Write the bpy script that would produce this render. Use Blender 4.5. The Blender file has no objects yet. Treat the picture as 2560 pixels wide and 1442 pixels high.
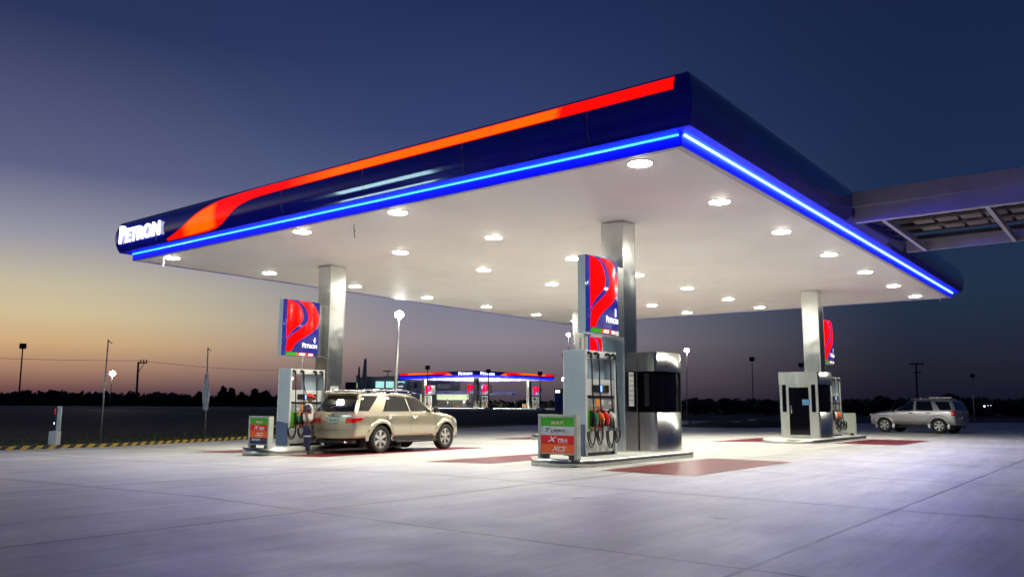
import bpy, bmesh, math, random
from mathutils import Vector, Matrix
R = math.radians
random.seed(7)
sc = bpy.context.scene
COL = sc.collection

# ------------------------------------------------------------------ camera
CAMP = Vector((-12.44, -6.018, 1.20))
FPX, PITCH, ROLL = 2021.5, R(8.277), R(0.346)
FH = Vector((0.7874, 0.6164, 0)); RH = Vector((0.6164, -0.7874, 0)); UZ = Vector((0, 0, 1))
FW = FH * math.cos(PITCH) + UZ * math.sin(PITCH)
UP0 = RH.cross(FW)
RT = RH * math.cos(ROLL) + UP0 * math.sin(ROLL)
UPV = -RH * math.sin(ROLL) + UP0 * math.cos(ROLL)
cd = bpy.data.cameras.new('camera'); cam = bpy.data.objects.new('camera', cd); COL.objects.link(cam)
cd.sensor_width = 36; cd.lens = FPX / 2560 * 36; cd.clip_end = 5000; cd.clip_start = 0.1
M = Matrix((RT, UPV, -FW)).transposed().to_4x4(); M.translation = CAMP
cam.matrix_world = M
sc.camera = cam

def at(px, py, dist):
    """world point seen at photo pixel (px,py) at horizontal distance dist"""
    d = FW + (px - 1280) / FPX * RT - (py - 721) / FPX * UPV
    return CAMP + d * (dist / math.hypot(d.x, d.y))

KS = 0.022
def gz(y):
    return -KS * max(0.0, min(y, 18.0) - 4.0)

# ------------------------------------------------------------------ materials
MATS = {}
def lin(c):
    return tuple((v / 12.92 if v <= .04045 else ((v + .055) / 1.055) ** 2.4) for v in c)
def rgb(r, g, b): return lin((r / 255, g / 255, b / 255))
def pmat(name, col, rough=.5, metal=0, emit=None, es=0, coat=0, spec=.5, noise=None, bump=None, trans=0):
    """noise=(scale, amount, detail) multiplies the colour; bump=(scale, strength, dist, (sx,sy,sz))"""
    m = bpy.data.materials.new(name); m.use_nodes = True
    nt = m.node_tree; n = nt.nodes; b = n['Principled BSDF']
    b.inputs['Base Color'].default_value = (*col, 1)
    b.inputs['Roughness'].default_value = rough
    b.inputs['Metallic'].default_value = metal
    b.inputs['Specular IOR Level'].default_value = spec
    b.inputs['Coat Weight'].default_value = coat
    b.inputs['Coat Roughness'].default_value = .04
    b.inputs['Transmission Weight'].default_value = trans
    if emit:
        b.inputs['Emission Color'].default_value = (*emit, 1)
        b.inputs['Emission Strength'].default_value = es
    tc = n.new('ShaderNodeTexCoord')
    if noise:
        nz = n.new('ShaderNodeTexNoise'); nz.inputs['Scale'].default_value = noise[0]
        nz.inputs['Detail'].default_value = noise[2] if len(noise) > 2 else 5
        nt.links.new(tc.outputs['Object'], nz.inputs['Vector'])
        mr = n.new('ShaderNodeMapRange')
        mr.inputs['From Min'].default_value = .3; mr.inputs['From Max'].default_value = .7
        mr.inputs['To Min'].default_value = 1 - noise[1]; mr.inputs['To Max'].default_value = 1 + noise[1]
        nt.links.new(nz.outputs['Fac'], mr.inputs['Value'])
        mx = n.new('ShaderNodeVectorMath'); mx.operation = 'SCALE'
        mx.inputs[0].default_value = col
        nt.links.new(mr.outputs[0], mx.inputs['Scale'])
        nt.links.new(mx.outputs[0], b.inputs['Base Color'])
    if bump:
        mp = n.new('ShaderNodeMapping'); nt.links.new(tc.outputs['Object'], mp.inputs['Vector'])
        mp.inputs['Scale'].default_value = bump[3] if len(bump) > 3 else (1, 1, 1)
        nz = n.new('ShaderNodeTexNoise'); nz.inputs['Scale'].default_value = bump[0]; nz.inputs['Detail'].default_value = 2
        nt.links.new(mp.outputs[0], nz.inputs['Vector'])
        bp = n.new('ShaderNodeBump'); bp.inputs['Strength'].default_value = bump[1]; bp.inputs['Distance'].default_value = bump[2]
        nt.links.new(nz.outputs['Fac'], bp.inputs['Height'])
        nt.links.new(bp.outputs[0], b.inputs['Normal'])
    MATS[name] = m
    return m

NAVY = pmat('navy_fascia', (.012, .012, .42), .10, spec=.5, coat=.9, noise=(1.3, .12))
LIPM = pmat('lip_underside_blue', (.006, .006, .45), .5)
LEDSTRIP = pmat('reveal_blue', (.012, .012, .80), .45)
FARGLOW = pmat('far_led_glow', (.02, .02, .9), .4, emit=(.008, .008, .85), es=1.3)
SOFFIT = pmat('soffit_white', (.80, .765, .755), .55, noise=(.6, .04))
TRIMW = pmat('soffit_trim', (.42, .40, .42), .4)
STEEL = pmat('brushed_steel', (.68, .69, .66), .19, metal=1, noise=(3, .06), bump=(1.1, .6, .040, (1, 1, .8)))
STEEL2 = pmat('booth_steel', (.66, .65, .61), .25, metal=1, noise=(2, .06), bump=(1.0, .5, .025, (1.5, 1.5, .5)))
KERBST = pmat('island_steel', (.50, .50, .47), .30, metal=1, noise=(4, .1), bump=(2.5, .5, .02))
DGLASS = pmat('dark_glass', (.002, .002, .004), .06, spec=.35)
CONCW = pmat('island_top_concrete', (.55, .55, .52), .7, noise=(7, .12))
DISPW = pmat('dispenser_white', (.62, .64, .63), .3, noise=(3, .04))
DISPG = pmat('dispenser_blue_grey', (.34, .42, .50), .35, noise=(1.5, .06))
DISPG2 = pmat('dispenser_mid_grey', (.30, .32, .33), .4, noise=(6, .08))
DISPB = pmat('dispenser_lower_blue', (.065, .10, .21), .35)
BLACK = pmat('black_rubber', (.012, .012, .013), .42, noise=(9, .2))
BLACKP = pmat('black_plastic', (.018, .018, .02), .3)
GREEN = pmat('panel_green', (.10, .38, .02), .3)
GREENE = pmat('board_green', (.045, .30, .01), .3, emit=(.04, .25, .01), es=.25)
REDB = pmat('board_red', (.45, .006, .008), .3, emit=(.4, .004, .006), es=.3)
ORANGEB = pmat('board_orange', (.55, .085, .008), .3, emit=(.5, .06, .006), es=.3)
WHITEB = pmat('board_white', (.62, .68, .66), .3)
NAVYB = pmat('board_navy', (.012, .015, .09), .3)
FRAMEG = pmat('board_frame', (.42, .45, .40), .35, noise=(4, .08))
NZG = pmat('nozzle_green', (.01, .17, .09), .3); NZO = pmat('nozzle_orange', (.85, .16, .015), .3)
NZR = pmat('nozzle_red', (.75, .015, .01), .3); NZW = pmat('nozzle_white', (.7, .7, .66), .3)
METAL = pmat('nozzle_metal', (.6, .6, .6), .25, metal=1)
SIGNRED = pmat('sign_lit_red', (.5, .0, .0), .12, emit=(1, .001, .0), es=1.25, spec=.3, coat=.15)
SIGNNAVY = pmat('sign_lit_navy', (.01, .012, .12), .12, emit=(.014, .016, .19), es=1.0, spec=.3, coat=.15)
TXTW = pmat('lettering_lit_white', (.8, .8, .8), .3, emit=(1, 1, 1), es=1.1)
LETW = pmat('channel_letter_white', (.9, .9, .9), .3, emit=(1, 1, .99), es=2.2)
TXTP = pmat('lettering_white', (.85, .83, .83), .4)
TXTN = pmat('lettering_navy', (.01, .012, .06), .4)
TXTGN = pmat('lettering_dark_green', (.01, .10, .01), .4)
TXTRD = pmat('lettering_dark_red', (.28, .03, .02), .4)
TXTCR = pmat('lettering_cream', (.75, .62, .40), .4)
TXTBL = pmat('lettering_blue', (.03, .09, .45), .4)
SCRN = pmat('display_screen', (.1, .2, .5), .2, emit=(.25, .5, 1), es=2.2)
PAPER = pmat('notice_paper', (.62, .62, .62), .5)
INK = pmat('notice_ink', (.08, .08, .09), .6)
STICKO = pmat('sticker_orange', (.9, .3, .05), .4)
LAMP = pmat('downlight_lens', (1, 1, 1), .3, emit=(1, .985, .84), es=185)
RING = pmat('downlight_ring', (.7, .7, .7), .3)
LEDF = pmat('led_tube_front', (.2, .5, 1), .3, emit=(.002, .019, 1), es=56)
LEDS = pmat('led_tube_side', (.2, .5, 1), .3, emit=(.011, .030, 1), es=100)
REDPAINT = pmat('bay_red_paint', (.20, .015, .022), .30, noise=(2.2, .38, 9), bump=(40, .25, .004))
GALV = pmat('galvanised_pole', (.35, .35, .36), .4, metal=.6, noise=(2, .15))
DARKP = pmat('dark_pole', (.035, .033, .04), .5)
FLOODW = pmat('floodlight_lens_lit', (1, 1, 1), .3, emit=(1, .97, 1), es=60)
FLOODOFF = pmat('floodlight_off', (.02, .02, .025), .3)
CLOTH = pmat('banner_cloth', (.38, .42, .52), .8, noise=(6, .3))
CLOTHD = pmat('dark_banner_cloth', (.55, .48, .52), .8, noise=(6, .3))
WHITEP = pmat('white_painted_steel', (.62, .62, .68), .4, noise=(5, .08))
WALKB = pmat('walkway_beam_paint', (.34, .31, .37), .5, noise=(1.5, .12))
WALKR = pmat('walkway_roof_sheet', (.03, .028, .035), .6)
WALKL = pmat('walkway_translucent_strip', (.09, .07, .065), .6, emit=(.30, .22, .20), es=.06)
SUVP = pmat('champagne_paint', (.47, .42, .32), .24, metal=.6, coat=.8, noise=(60, .05))
SUVG = pmat('tailgate_paint', (.50, .43, .30), .32, metal=.55, coat=.8, noise=(60, .05))
SILV = pmat('silver_paint', (.46, .455, .48), .3, metal=.6, coat=.8)
SILV2 = pmat('silver_trim', (.20, .20, .22), .45)
GLASSC = pmat('tinted_car_glass', (.006, .007, .007), .03, coat=1)
TYRE = pmat('tyre_rubber', (.018, .018, .018), .75, noise=(20, .2))
RIM = pmat('alloy_rim', (.62, .62, .60), .28, metal=.7)
CHROME = pmat('chrome', (.8, .8, .8), .08, metal=1)
TAILR = pmat('tail_lamp_red', (.42, .004, .006), .1, coat=1, emit=(.4, .0, .0), es=.15)
TAILW = pmat('tail_lamp_clear', (.42, .27, .27), .1, coat=1)
HEADL = pmat('headlamp_lens', (.6, .62, .62), .08, coat=1)
PLATE = pmat('number_plate', (.35, .55, .50), .5)
SKIN = pmat('skin', (.17, .085, .05), .55)
CAPR = pmat('cap_red', (.72, .012, .012), .7)
SHW = pmat('shirt_white', (.72, .72, .72), .8, noise=(12, .1))
SHD = pmat('shirt_dark', (.035, .022, .045), .8)
SHR = pmat('shirt_red', (.45, .01, .015), .8)
TROU = pmat('trousers_navy', (.010, .014, .055), .85, noise=(14, .2))
REFL = pmat('reflective_tape', (.5, .52, .58), .4)
SHOE = pmat('shoe_black', (.02, .02, .02), .5)
TREE = pmat('foliage_dusk', (.035, .045, .03), .9, noise=(.4, .4))
BARK = pmat('bark', (.07, .05, .04), .9, noise=(6, .3))
BLDG = pmat('building_wall_grey', (.14, .17, .20), .8, noise=(.3, .1))
BLDG2 = pmat('building_wall_pale', (.26, .27, .30), .8, noise=(.3, .1))
BLDGN = pmat('building_navy_band', (.012, .015, .09), .5, emit=(.01, .012, .09), es=.5)
WLIT = pmat('lit_window', (.3, .5, .5), .3, emit=(.42, .85, .80), es=1.0, noise=(.5, .4))
WLIT2 = pmat('lit_shop_glass', (.3, .4, .3), .3, emit=(.55, .62, .38), es=.9)
LOGO = pmat('round_logo_board', (.03, .05, .10), .4, emit=(.03, .05, .10), es=.6)
DECK = pmat('far_deck_concrete', (.75, .75, .72), .8)
YEL = None

# kerb with yellow / black diagonal stripes
def stripes_mat():
    m = bpy.data.materials.new('hazard_stripes'); m.use_nodes = True
    nt = m.node_tree; n = nt.nodes; b = n['Principled BSDF']; b.inputs['Roughness'].default_value = .6
    uv = n.new('ShaderNodeUVMap'); sp = n.new('ShaderNodeSeparateXYZ'); nt.links.new(uv.outputs[0], sp.inputs[0])
    a = n.new('ShaderNodeMath'); a.operation = 'MULTIPLY_ADD'; a.inputs[1].default_value = -1.2
    nt.links.new(sp.outputs['Y'], a.inputs[0]); nt.links.new(sp.outputs['X'], a.inputs[2])
    f = n.new('ShaderNodeMath'); f.operation = 'FRACT'; nt.links.new(a.outputs[0], f.inputs[0])
    g = n.new('ShaderNodeMath'); g.operation = 'GREATER_THAN'; g.inputs[1].default_value = .5; nt.links.new(f.outputs[0], g.inputs[0])
    nz = n.new('ShaderNodeTexNoise'); nz.inputs['Scale'].default_value = 9
    mx = n.new('ShaderNodeMix'); mx.data_type = 'RGBA'
    mx.inputs[6].default_value = (.022, .02, .03, 1); mx.inputs[7].default_value = (.55, .36, .035, 1)
    nt.links.new(g.outputs[0], mx.inputs[0])
    m2 = n.new('ShaderNodeMix'); m2.data_type = 'RGBA'; m2.blend_type = 'MULTIPLY'; m2.inputs[0].default_value = .5
    nt.links.new(mx.outputs[2], m2.inputs[6]); nt.links.new(nz.outputs['Color'], m2.inputs[7])
    nt.links.new(m2.outputs[2], b.inputs['Base Color'])
    return m
STRIPE = stripes_mat()

# cladding joints on the navy fascia
def add_joints(m, period=3.05, off=1.35):
    nt = m.node_tree; n = nt.nodes; L = nt.links; b = n['Principled BSDF']; src = b.inputs['Base Color'].links[0].from_socket
    tc = n.new('ShaderNodeTexCoord'); sp = n.new('ShaderNodeSeparateXYZ'); L.new(tc.outputs['Object'], sp.inputs[0]); o = []
    for ax in 'XY':
        a = n.new('ShaderNodeMath'); a.operation = 'ADD'; a.inputs[1].default_value = off; L.new(sp.outputs[ax], a.inputs[0])
        p = n.new('ShaderNodeMath'); p.operation = 'PINGPONG'; p.inputs[1].default_value = period / 2; L.new(a.outputs[0], p.inputs[0]); o.append(p.outputs[0])
    mn = n.new('ShaderNodeMath'); mn.operation = 'MINIMUM'; L.new(o[0], mn.inputs[0]); L.new(o[1], mn.inputs[1])
    mr = n.new('ShaderNodeMapRange'); mr.inputs['From Min'].default_value = .006; mr.inputs['From Max'].default_value = .014; mr.inputs['To Min'].default_value = .15; L.new(mn.outputs[0], mr.inputs['Value'])
    v = n.new('ShaderNodeVectorMath'); v.operation = 'SCALE'; L.new(src, v.inputs[0]); L.new(mr.outputs[0], v.inputs['Scale']); L.new(v.outputs[0], b.inputs['Base Color'])
    bp = n.new('ShaderNodeBump'); bp.inputs['Strength'].default_value = .6; bp.inputs['Distance'].default_value = .02; L.new(mr.outputs[0], bp.inputs['Height'])
    nz = n.new('ShaderNodeTexNoise'); nz.inputs['Scale'].default_value = .8; nz.inputs['Detail'].default_value = 1; L.new(tc.outputs['Object'], nz.inputs['Vector'])
    b2 = n.new('ShaderNodeBump'); b2.inputs['Strength'].default_value = .5; b2.inputs['Distance'].default_value = .012; L.new(nz.outputs['Fac'], b2.inputs['Height']); L.new(bp.outputs[0], b2.inputs['Normal'])
    L.new(b2.outputs[0], b.inputs['Normal'])
add_joints(NAVY)

# orange/red lit stripe of the fascia: colour depends on the place along the fascia (world Y of the object)
def band_mat():
    m = bpy.data.materials.new('fascia_lit_band'); m.use_nodes = True
    nt = m.node_tree; n = nt.nodes; b = n['Principled BSDF']; b.inputs['Roughness'].default_value = .15
    b.inputs['Base Color'].default_value = (.4, .01, .0, 1)
    uv = n.new('ShaderNodeUVMap'); sp = n.new('ShaderNodeSeparateXYZ'); nt.links.new(uv.outputs[0], sp.inputs[0])
    mr = n.new('ShaderNodeMath'); mr.operation = 'DIVIDE'; mr.inputs[1].default_value = 20; nt.links.new(sp.outputs['X'], mr.inputs[0])
    cr = n.new('ShaderNodeValToRGB'); e = cr.color_ramp.elements
    red = (1, .002, 0, 1); org = (1, .10, .0, 1)
    stops = [(0, red), (2.33, red), (2.37, org), (8.7, org), (10.7, red), (13.7, red), (13.95, org), (15.1, org), (15.5, red), (20, red)]
    e[0].position = 0; e[0].color = red; e[1].position = 1; e[1].color = red
    for p, c in stops[1:-1]:
        k = e.new(p / 20); k.color = c
    nt.links.new(mr.outputs[0], cr.inputs[0])
    # red rim: V distance from the band edge
    ab = n.new('ShaderNodeMath'); ab.operation = 'SUBTRACT'; ab.inputs[1].default_value = .5; nt.links.new(sp.outputs['Y'], ab.inputs[0])
    a2 = n.new('ShaderNodeMath'); a2.operation = 'ABSOLUTE'; nt.links.new(ab.outputs[0], a2.inputs[0])
    gt = n.new('ShaderNodeMapRange'); gt.inputs['From Min'].default_value = .40; gt.inputs['From Max'].default_value = .47
    nt.links.new(a2.outputs[0], gt.inputs['Value'])
    mx = n.new('ShaderNodeMix'); mx.data_type = 'RGBA'; mx.inputs[7].default_value = red
    nt.links.new(gt.outputs[0], mx.inputs[0]); nt.links.new(cr.outputs[0], mx.inputs[6])
    nt.links.new(mx.outputs[2], b.inputs['Emission Color']); b.inputs['Emission Strength'].default_value = 1.5
    return m
BAND = band_mat()

# concrete apron
def concrete_mat():
    m = bpy.data.materials.new('apron_concrete'); m.use_nodes = True
    nt = m.node_tree; n = nt.nodes; L = nt.links; b = n['Principled BSDF']
    tc = n.new('ShaderNodeTexCoord'); sp = n.new('ShaderNodeSeparateXYZ'); L.new(tc.outputs['Object'], sp.inputs[0])
    def noise(scale, det, vec=(1, 1, 1), rough=.72):
        mp = n.new('ShaderNodeMapping'); mp.inputs['Scale'].default_value = vec; L.new(tc.outputs['Object'], mp.inputs['Vector'])
        z = n.new('ShaderNodeTexNoise'); z.inputs['Scale'].default_value = scale; z.inputs['Detail'].default_value = det
        z.inputs['Roughness'].default_value = rough; L.new(mp.outputs[0], z.inputs['Vector']); return z.outputs['Fac']
    def mrange(v, a, c, lo, hi):
        r = n.new('ShaderNodeMapRange'); r.inputs['From Min'].default_value = a; r.inputs['From Max'].default_value = c
        r.inputs['To Min'].default_value = lo; r.inputs['To Max'].default_value = hi; L.new(v, r.inputs['Value']); return r.outputs[0]
    def mul(a, c):
        k = n.new('ShaderNodeMath'); k.operation = 'MULTIPLY'; L.new(a, k.inputs[0]); L.new(c, k.inputs[1]); return k.outputs[0]
    big = mrange(noise(.22, 6), .3, .7, .76, 1.15)
    strk = mrange(noise(1.0, 9, (.30, 2.6, 1)), .3, .7, .76, 1.15)
    strk2 = mrange(noise(1.0, 8, (.9, 13, 1)), .3, .7, .84, 1.10)
    spot = mrange(noise(1.7, 8), .58, .74, 1.0, .66)
    fine = mrange(noise(30, 6), .3, .7, .95, 1.05)
    fac = mul(mul(mul(big, strk), mul(strk2, spot)), fine)
    # slab-to-slab tone, small dark spills and scuffs
    def cell(axis, period, off):
        a = n.new('ShaderNodeMath'); a.operation = 'MULTIPLY_ADD'; a.inputs[1].default_value = 1 / period; a.inputs[2].default_value = -off / period + .5
        L.new(sp.outputs[axis], a.inputs[0]); f = n.new('ShaderNodeMath'); f.operation = 'FLOOR'; L.new(a.outputs[0], f.inputs[0]); return f.outputs[0]
    cb = n.new('ShaderNodeCombineXYZ'); L.new(cell('X', 4.6, -5.85 + 2.3), cb.inputs[0]); L.new(cell('Y', 5.2, -3.0 + 2.6), cb.inputs[1])
    wn = n.new('ShaderNodeTexWhiteNoise'); L.new(cb.outputs[0], wn.inputs['Vector'])
    fac = mul(fac, mrange(wn.outputs['Value'], 0, 1, .88, 1.07))
    fac = mul(fac, mrange(noise(5.5, 9, (1, 1, 1), .75), .64, .72, 1.0, .62))
    vo = n.new('ShaderNodeTexVoronoi'); vo.inputs['Scale'].default_value = .55; L.new(tc.outputs['Object'], vo.inputs['Vector'])
    wv = n.new('ShaderNodeMath'); wv.operation = 'MULTIPLY_ADD'; wv.inputs[1].default_value = .25; L.new(noise(4, 6), wv.inputs[0]); L.new(vo.outputs['Distance'], wv.inputs[2])
    fac = mul(fac, mrange(wv.outputs[0], .15, .21, .55, 1.0))
    wob = n.new('ShaderNodeMath'); wob.operation = 'MULTIPLY_ADD'; wob.inputs[1].default_value = .035
    L.new(noise(1.2, 2), wob.inputs[0])
    def joint(axis, period, off, w):
        a = n.new('ShaderNodeMath'); a.operation = 'ADD'; a.inputs[1].default_value = -off; L.new(sp.outputs[axis], a.inputs[0])
        wz = n.new('ShaderNodeMath'); wz.operation = 'ADD'; L.new(a.outputs[0], wz.inputs[0]); L.new(wob.outputs[0], wz.inputs[1])
        p = n.new('ShaderNodeMath'); p.operation = 'PINGPONG'; p.inputs[1].default_value = period / 2; L.new(wz.outputs[0], p.inputs[0])
        return p.outputs[0]
    jx = joint('X', 4.6, -5.85, .02); jy = joint('Y', 5.2, -3.0, .02)
    mn = n.new('ShaderNodeMath'); mn.operation = 'MINIMUM'; L.new(jx, mn.inputs[0]); L.new(jy, mn.inputs[1])
    jl = mrange(mn.outputs[0], .010, .034, .30, 1.0)
    jl2 = mrange(mn.outputs[0], .0, .35, .9, 1.0)
    jm = n.new('ShaderNodeMath'); jm.operation = 'MAXIMUM'; L.new(jl, jm.inputs[0]); L.new(mrange(noise(.5, 3), .48, .66, .0, .85), jm.inputs[1])
    fac = mul(fac, mul(jm.outputs[0], jl2))
    v = n.new('ShaderNodeVectorMath'); v.operation = 'SCALE'; v.inputs[0].default_value = (.575, .56, .545); L.new(fac, v.inputs['Scale'])
    L.new(v.outputs[0], b.inputs['Base Color'])
    L.new(mrange(noise(.6, 5), .3, .7, .38, .62), b.inputs['Roughness'])
    bp = n.new('ShaderNodeBump'); bp.inputs['Strength'].default_value = .35; bp.inputs['Distance'].default_value = .01
    L.new(noise(14, 6), bp.inputs['Height']); L.new(bp.outputs[0], b.inputs['Normal'])
    return m
CONC = concrete_mat()

def land_mat():
    m = bpy.data.materials.new('rough_ground'); m.use_nodes = True
    nt = m.node_tree; n = nt.nodes; L = nt.links; b = n['Principled BSDF']; b.inputs['Roughness'].default_value = .95
    tc = n.new('ShaderNodeTexCoord')
    z = n.new('ShaderNodeTexNoise'); z.inputs['Scale'].default_value = .35; z.inputs['Detail'].default_value = 8; L.new(tc.outputs['Object'], z.inputs['Vector'])
    cr = n.new('ShaderNodeValToRGB'); e = cr.color_ramp.elements
    e[0].position = .35; e[0].color = (.010, .011, .011, 1); e[1].position = .72; e[1].color = (.036, .034, .030, 1)
    L.new(z.outputs['Fac'], cr.inputs[0]); L.new(cr.outputs[0], b.inputs['Base Color'])
    return m
LAND = land_mat()

# ------------------------------------------------------------------ helpers
def tag(o, label=None, cat=None, group=None, kind=None):
    if label: o['label'] = label
    if cat: o['category'] = cat
    if group: o['group'] = group
    if kind: o['kind'] = kind
    return o
def empty(name, loc=(0, 0, 0), rz=0, label=None, cat=None, group=None):
    o = bpy.data.objects.new(name, None); COL.objects.link(o); o.location = loc; o.rotation_euler = (0, 0, rz)
    o.empty_display_size = .2
    return tag(o, label, cat, group)
def children(o): return [c for c in bpy.data.objects if c.parent == o]
def copy_tree(o, parent=None, skip=()):
    c = o.copy(); COL.objects.link(c)
    if parent: c.parent = parent
    for ch in children(o):
        if ch.get('skipcopy') and ch['skipcopy'] in skip: continue
        copy_tree(ch, c)
    return c

class MB:
    def __init__(self): self.v = []; self.f = []; self.mi = []; self.cur = 0; self.uv = {}; self.sm = set()
    def vert(self, p): self.v.append(tuple(p)); return len(self.v) - 1
    def face(self, idx, smooth=False):
        self.f.append(tuple(idx)); self.mi.append(self.cur)
        if smooth: self.sm.add(len(self.f) - 1)
        return len(self.f) - 1
    def box(self, x0, y0, z0, x1, y1, z1, b=0):
        if b > 0:
            return self.bbox(x0, y0, z0, x1, y1, z1, b)
        i = len(self.v)
        for z in (z0, z1):
            for x, y in ((x0, y0), (x1, y0), (x1, y1), (x0, y1)): self.v.append((x, y, z))
        for q in ((0, 3, 2, 1), (4, 5, 6, 7), (0, 1, 5, 4), (1, 2, 6, 5), (2, 3, 7, 6), (3, 0, 4, 7)):
            self.face([i + k for k in q])
        return self
    def bbox(self, x0, y0, z0, x1, y1, z1, b):
        b = min(b, abs(x1 - x0) * .45, abs(y1 - y0) * .45, abs(z1 - z0) * .45)
        bm = bmesh.new(); bmesh.ops.create_cube(bm, size=1)
        for v in bm.verts:
            v.co = Vector(((x0 + x1) / 2 + v.co.x * (x1 - x0), (y0 + y1) / 2 + v.co.y * (y1 - y0), (z0 + z1) / 2 + v.co.z * (z1 - z0)))
        bmesh.ops.bevel(bm, geom=bm.edges[:], offset=b, segments=2, affect='EDGES', profile=.5)
        self.add_bm(bm); bm.free(); return self
    def add_bm(self, bm, mtx=None, smooth=False):
        i = len(self.v); bm.verts.index_update()
        for v in bm.verts:
            self.v.append(tuple(mtx @ v.co if mtx else v.co))
        for f in bm.faces: self.face([i + v.index for v in f.verts], smooth)
    def prism(self, pts, z0, z1, smooth=False):
        """pts: plan polygon counter-clockwise"""
        n = len(pts); i = len(self.v)
        for z in (z0, z1):
            for p in pts: self.v.append((p[0], p[1], z))
        for k in range(n):
            j = (k + 1) % n; self.face((i + k, i + j, i + n + j, i + n + k), smooth)
        self.face([i + k for k in reversed(range(n))]); self.face([i + n + k for k in range(n)])
        return self
    def tube(self, pts, r, seg=8, cap=True):
        pts = [Vector(p) for p in pts]; rs = r if isinstance(r, (list, tuple)) else [r] * len(pts)
        rings = []; prev = None
        for k, p in enumerate(pts):
            d = (pts[min(k + 1, len(pts) - 1)] - pts[max(k - 1, 0)])
            if d.length < 1e-9: d = Vector((0, 0, 1))
            d.normalize()
            if prev is None:
                a = Vector((0, 0, 1)) if abs(d.z) < .9 else Vector((1, 0, 0)); u = d.cross(a).normalized()
            else:
                u = prev - d * prev.dot(d)
                u = u.normalized() if u.length > 1e-6 else d.orthogonal().normalized()
            prev = u; w = d.cross(u)
            rings.append([self.vert(p + (u * math.cos(2 * math.pi * s / seg) + w * math.sin(2 * math.pi * s / seg)) * rs[k]) for s in range(seg)])
        for a, c in zip(rings, rings[1:]):
            for s in range(seg): self.face((a[s], a[(s + 1) % seg], c[(s + 1) % seg], c[s]), True)
        if cap: self.face(list(reversed(rings[0]))); self.face(rings[-1])
        return self
    def cyl(self, x, y, z0, z1, r, seg=20, r1=None):
        return self.tube([(x, y, z0), (x, y, z1)], [r, r if r1 is None else r1], seg)
    def sphere(self, c, r, seg=12, sc_=(1, 1, 1)):
        bm = bmesh.new(); bmesh.ops.create_uvsphere(bm, u_segments=seg, v_segments=max(6, seg // 2 + 2), radius=r)
        self.add_bm(bm, Matrix.Translation(c) @ Matrix.Diagonal((*sc_, 1)), True); bm.free(); return self
    def grid(self, rows, smooth=True, flip=False):
        ids = [[self.vert(p) for p in row] for row in rows]
        for a, c in zip(ids, ids[1:]):
            for k in range(len(a) - 1):
                q = (a[k], a[k + 1], c[k + 1], c[k]); self.face(q[::-1] if flip else q, smooth)
        return ids
    def build(self, name, mat, parent=None, loc=None, auto=None):
        me = bpy.data.meshes.new(name); me.from_pydata(self.v, [], self.f)
        mats = mat if isinstance(mat, (list, tuple)) else [mat]
        for m in mats: me.materials.append(m)
        for k, p in enumerate(me.polygons):
            p.material_index = self.mi[k]; p.use_smooth = k in self.sm
        me.update()
        o = bpy.data.objects.new(name, me); COL.objects.link(o)
        if parent: o.parent = parent
        if loc: o.location = loc
        return o

def setuv(o, fn):
    me = o.data; uv = me.uv_layers.new(name='UVMap')
    for l in me.loops: uv.data[l.index].uv = fn(me.vertices[l.vertex_index].co)

def textmesh(body, size, bold=0.0, shear=0.0, extrude=.004, spacing=1.0):
    cu = bpy.data.curves.new('t', 'FONT'); cu.body = body; cu.size = size; cu.offset = bold * size; cu.shear = shear
    cu.extrude = extrude; cu.space_character = spacing; cu.resolution_u = 3
    o = bpy.data.objects.new('t', cu); COL.objects.link(o)
    dg = bpy.context.evaluated_depsgraph_get(); dg.update()
    me = bpy.data.meshes.new_from_object(o.evaluated_get(dg))
    bpy.data.objects.remove(o); bpy.data.curves.remove(cu)
    return me
def text(parts, w, h, mtx, mat, name, parent, extrude=.004):
    """parts: list of (string, size factor, bold, shear, spacing) set on one baseline, scaled to fit w x h;
    mtx maps text plane (x right, y up, z out)."""
    vs = []; fs = []; x = 0
    for s, k, bold, sh, sp_ in parts:
        me = textmesh(s, k, bold, sh, 0, sp_)
        if not me.vertices: continue
        xs = [v.co.x for v in me.vertices]; x0 = min(xs); i = len(vs)
        for v in me.vertices: vs.append(Vector((v.co.x - x0 + x, v.co.y, 0)))
        for p in me.polygons: fs.append([i + j for j in p.vertices])
        x += max(xs) - x0 + .06
        bpy.data.meshes.remove(me)
    bx = [v.x for v in vs]; by = [v.y for v in vs]
    sx = w / (max(bx) - min(bx)); sy = h / (max(by) - min(by))
    mb = MB(); n = len(vs); x0 = min(bx); y0 = min(by)
    for z in (extrude, 0.0):
        for v in vs: mb.v.append(tuple(mtx @ Vector(((v.x - x0) * sx - w / 2, (v.y - y0) * sy - h / 2, z))))
    ec = {}
    for f in fs:
        mb.face(f); mb.face([n + j for j in reversed(f)])
        for a, c in zip(f, f[1:] + f[:1]):
            ec[(a, c)] = 1
    for (a, c) in list(ec):
        if (c, a) not in ec: mb.face((c, a, n + a, n + c))
    return mb.build(name, mat, parent)
def petron(w, h, mtx, mat, name, parent, extrude=.004, bold=.012):
    return text([('P', 1.3, bold, 0, 1), ('ETRON', 1.0, bold, 0, 1.04)], w, h, mtx, mat, name, parent, extrude)
def plane_mtx(origin, right, out):
    r = Vector(right).normalized(); o = Vector(out).normalized(); u = o.cross(r)
    m = Matrix((r, u, o)).transposed().to_4x4(); m.translation = Vector(origin); return m

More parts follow.
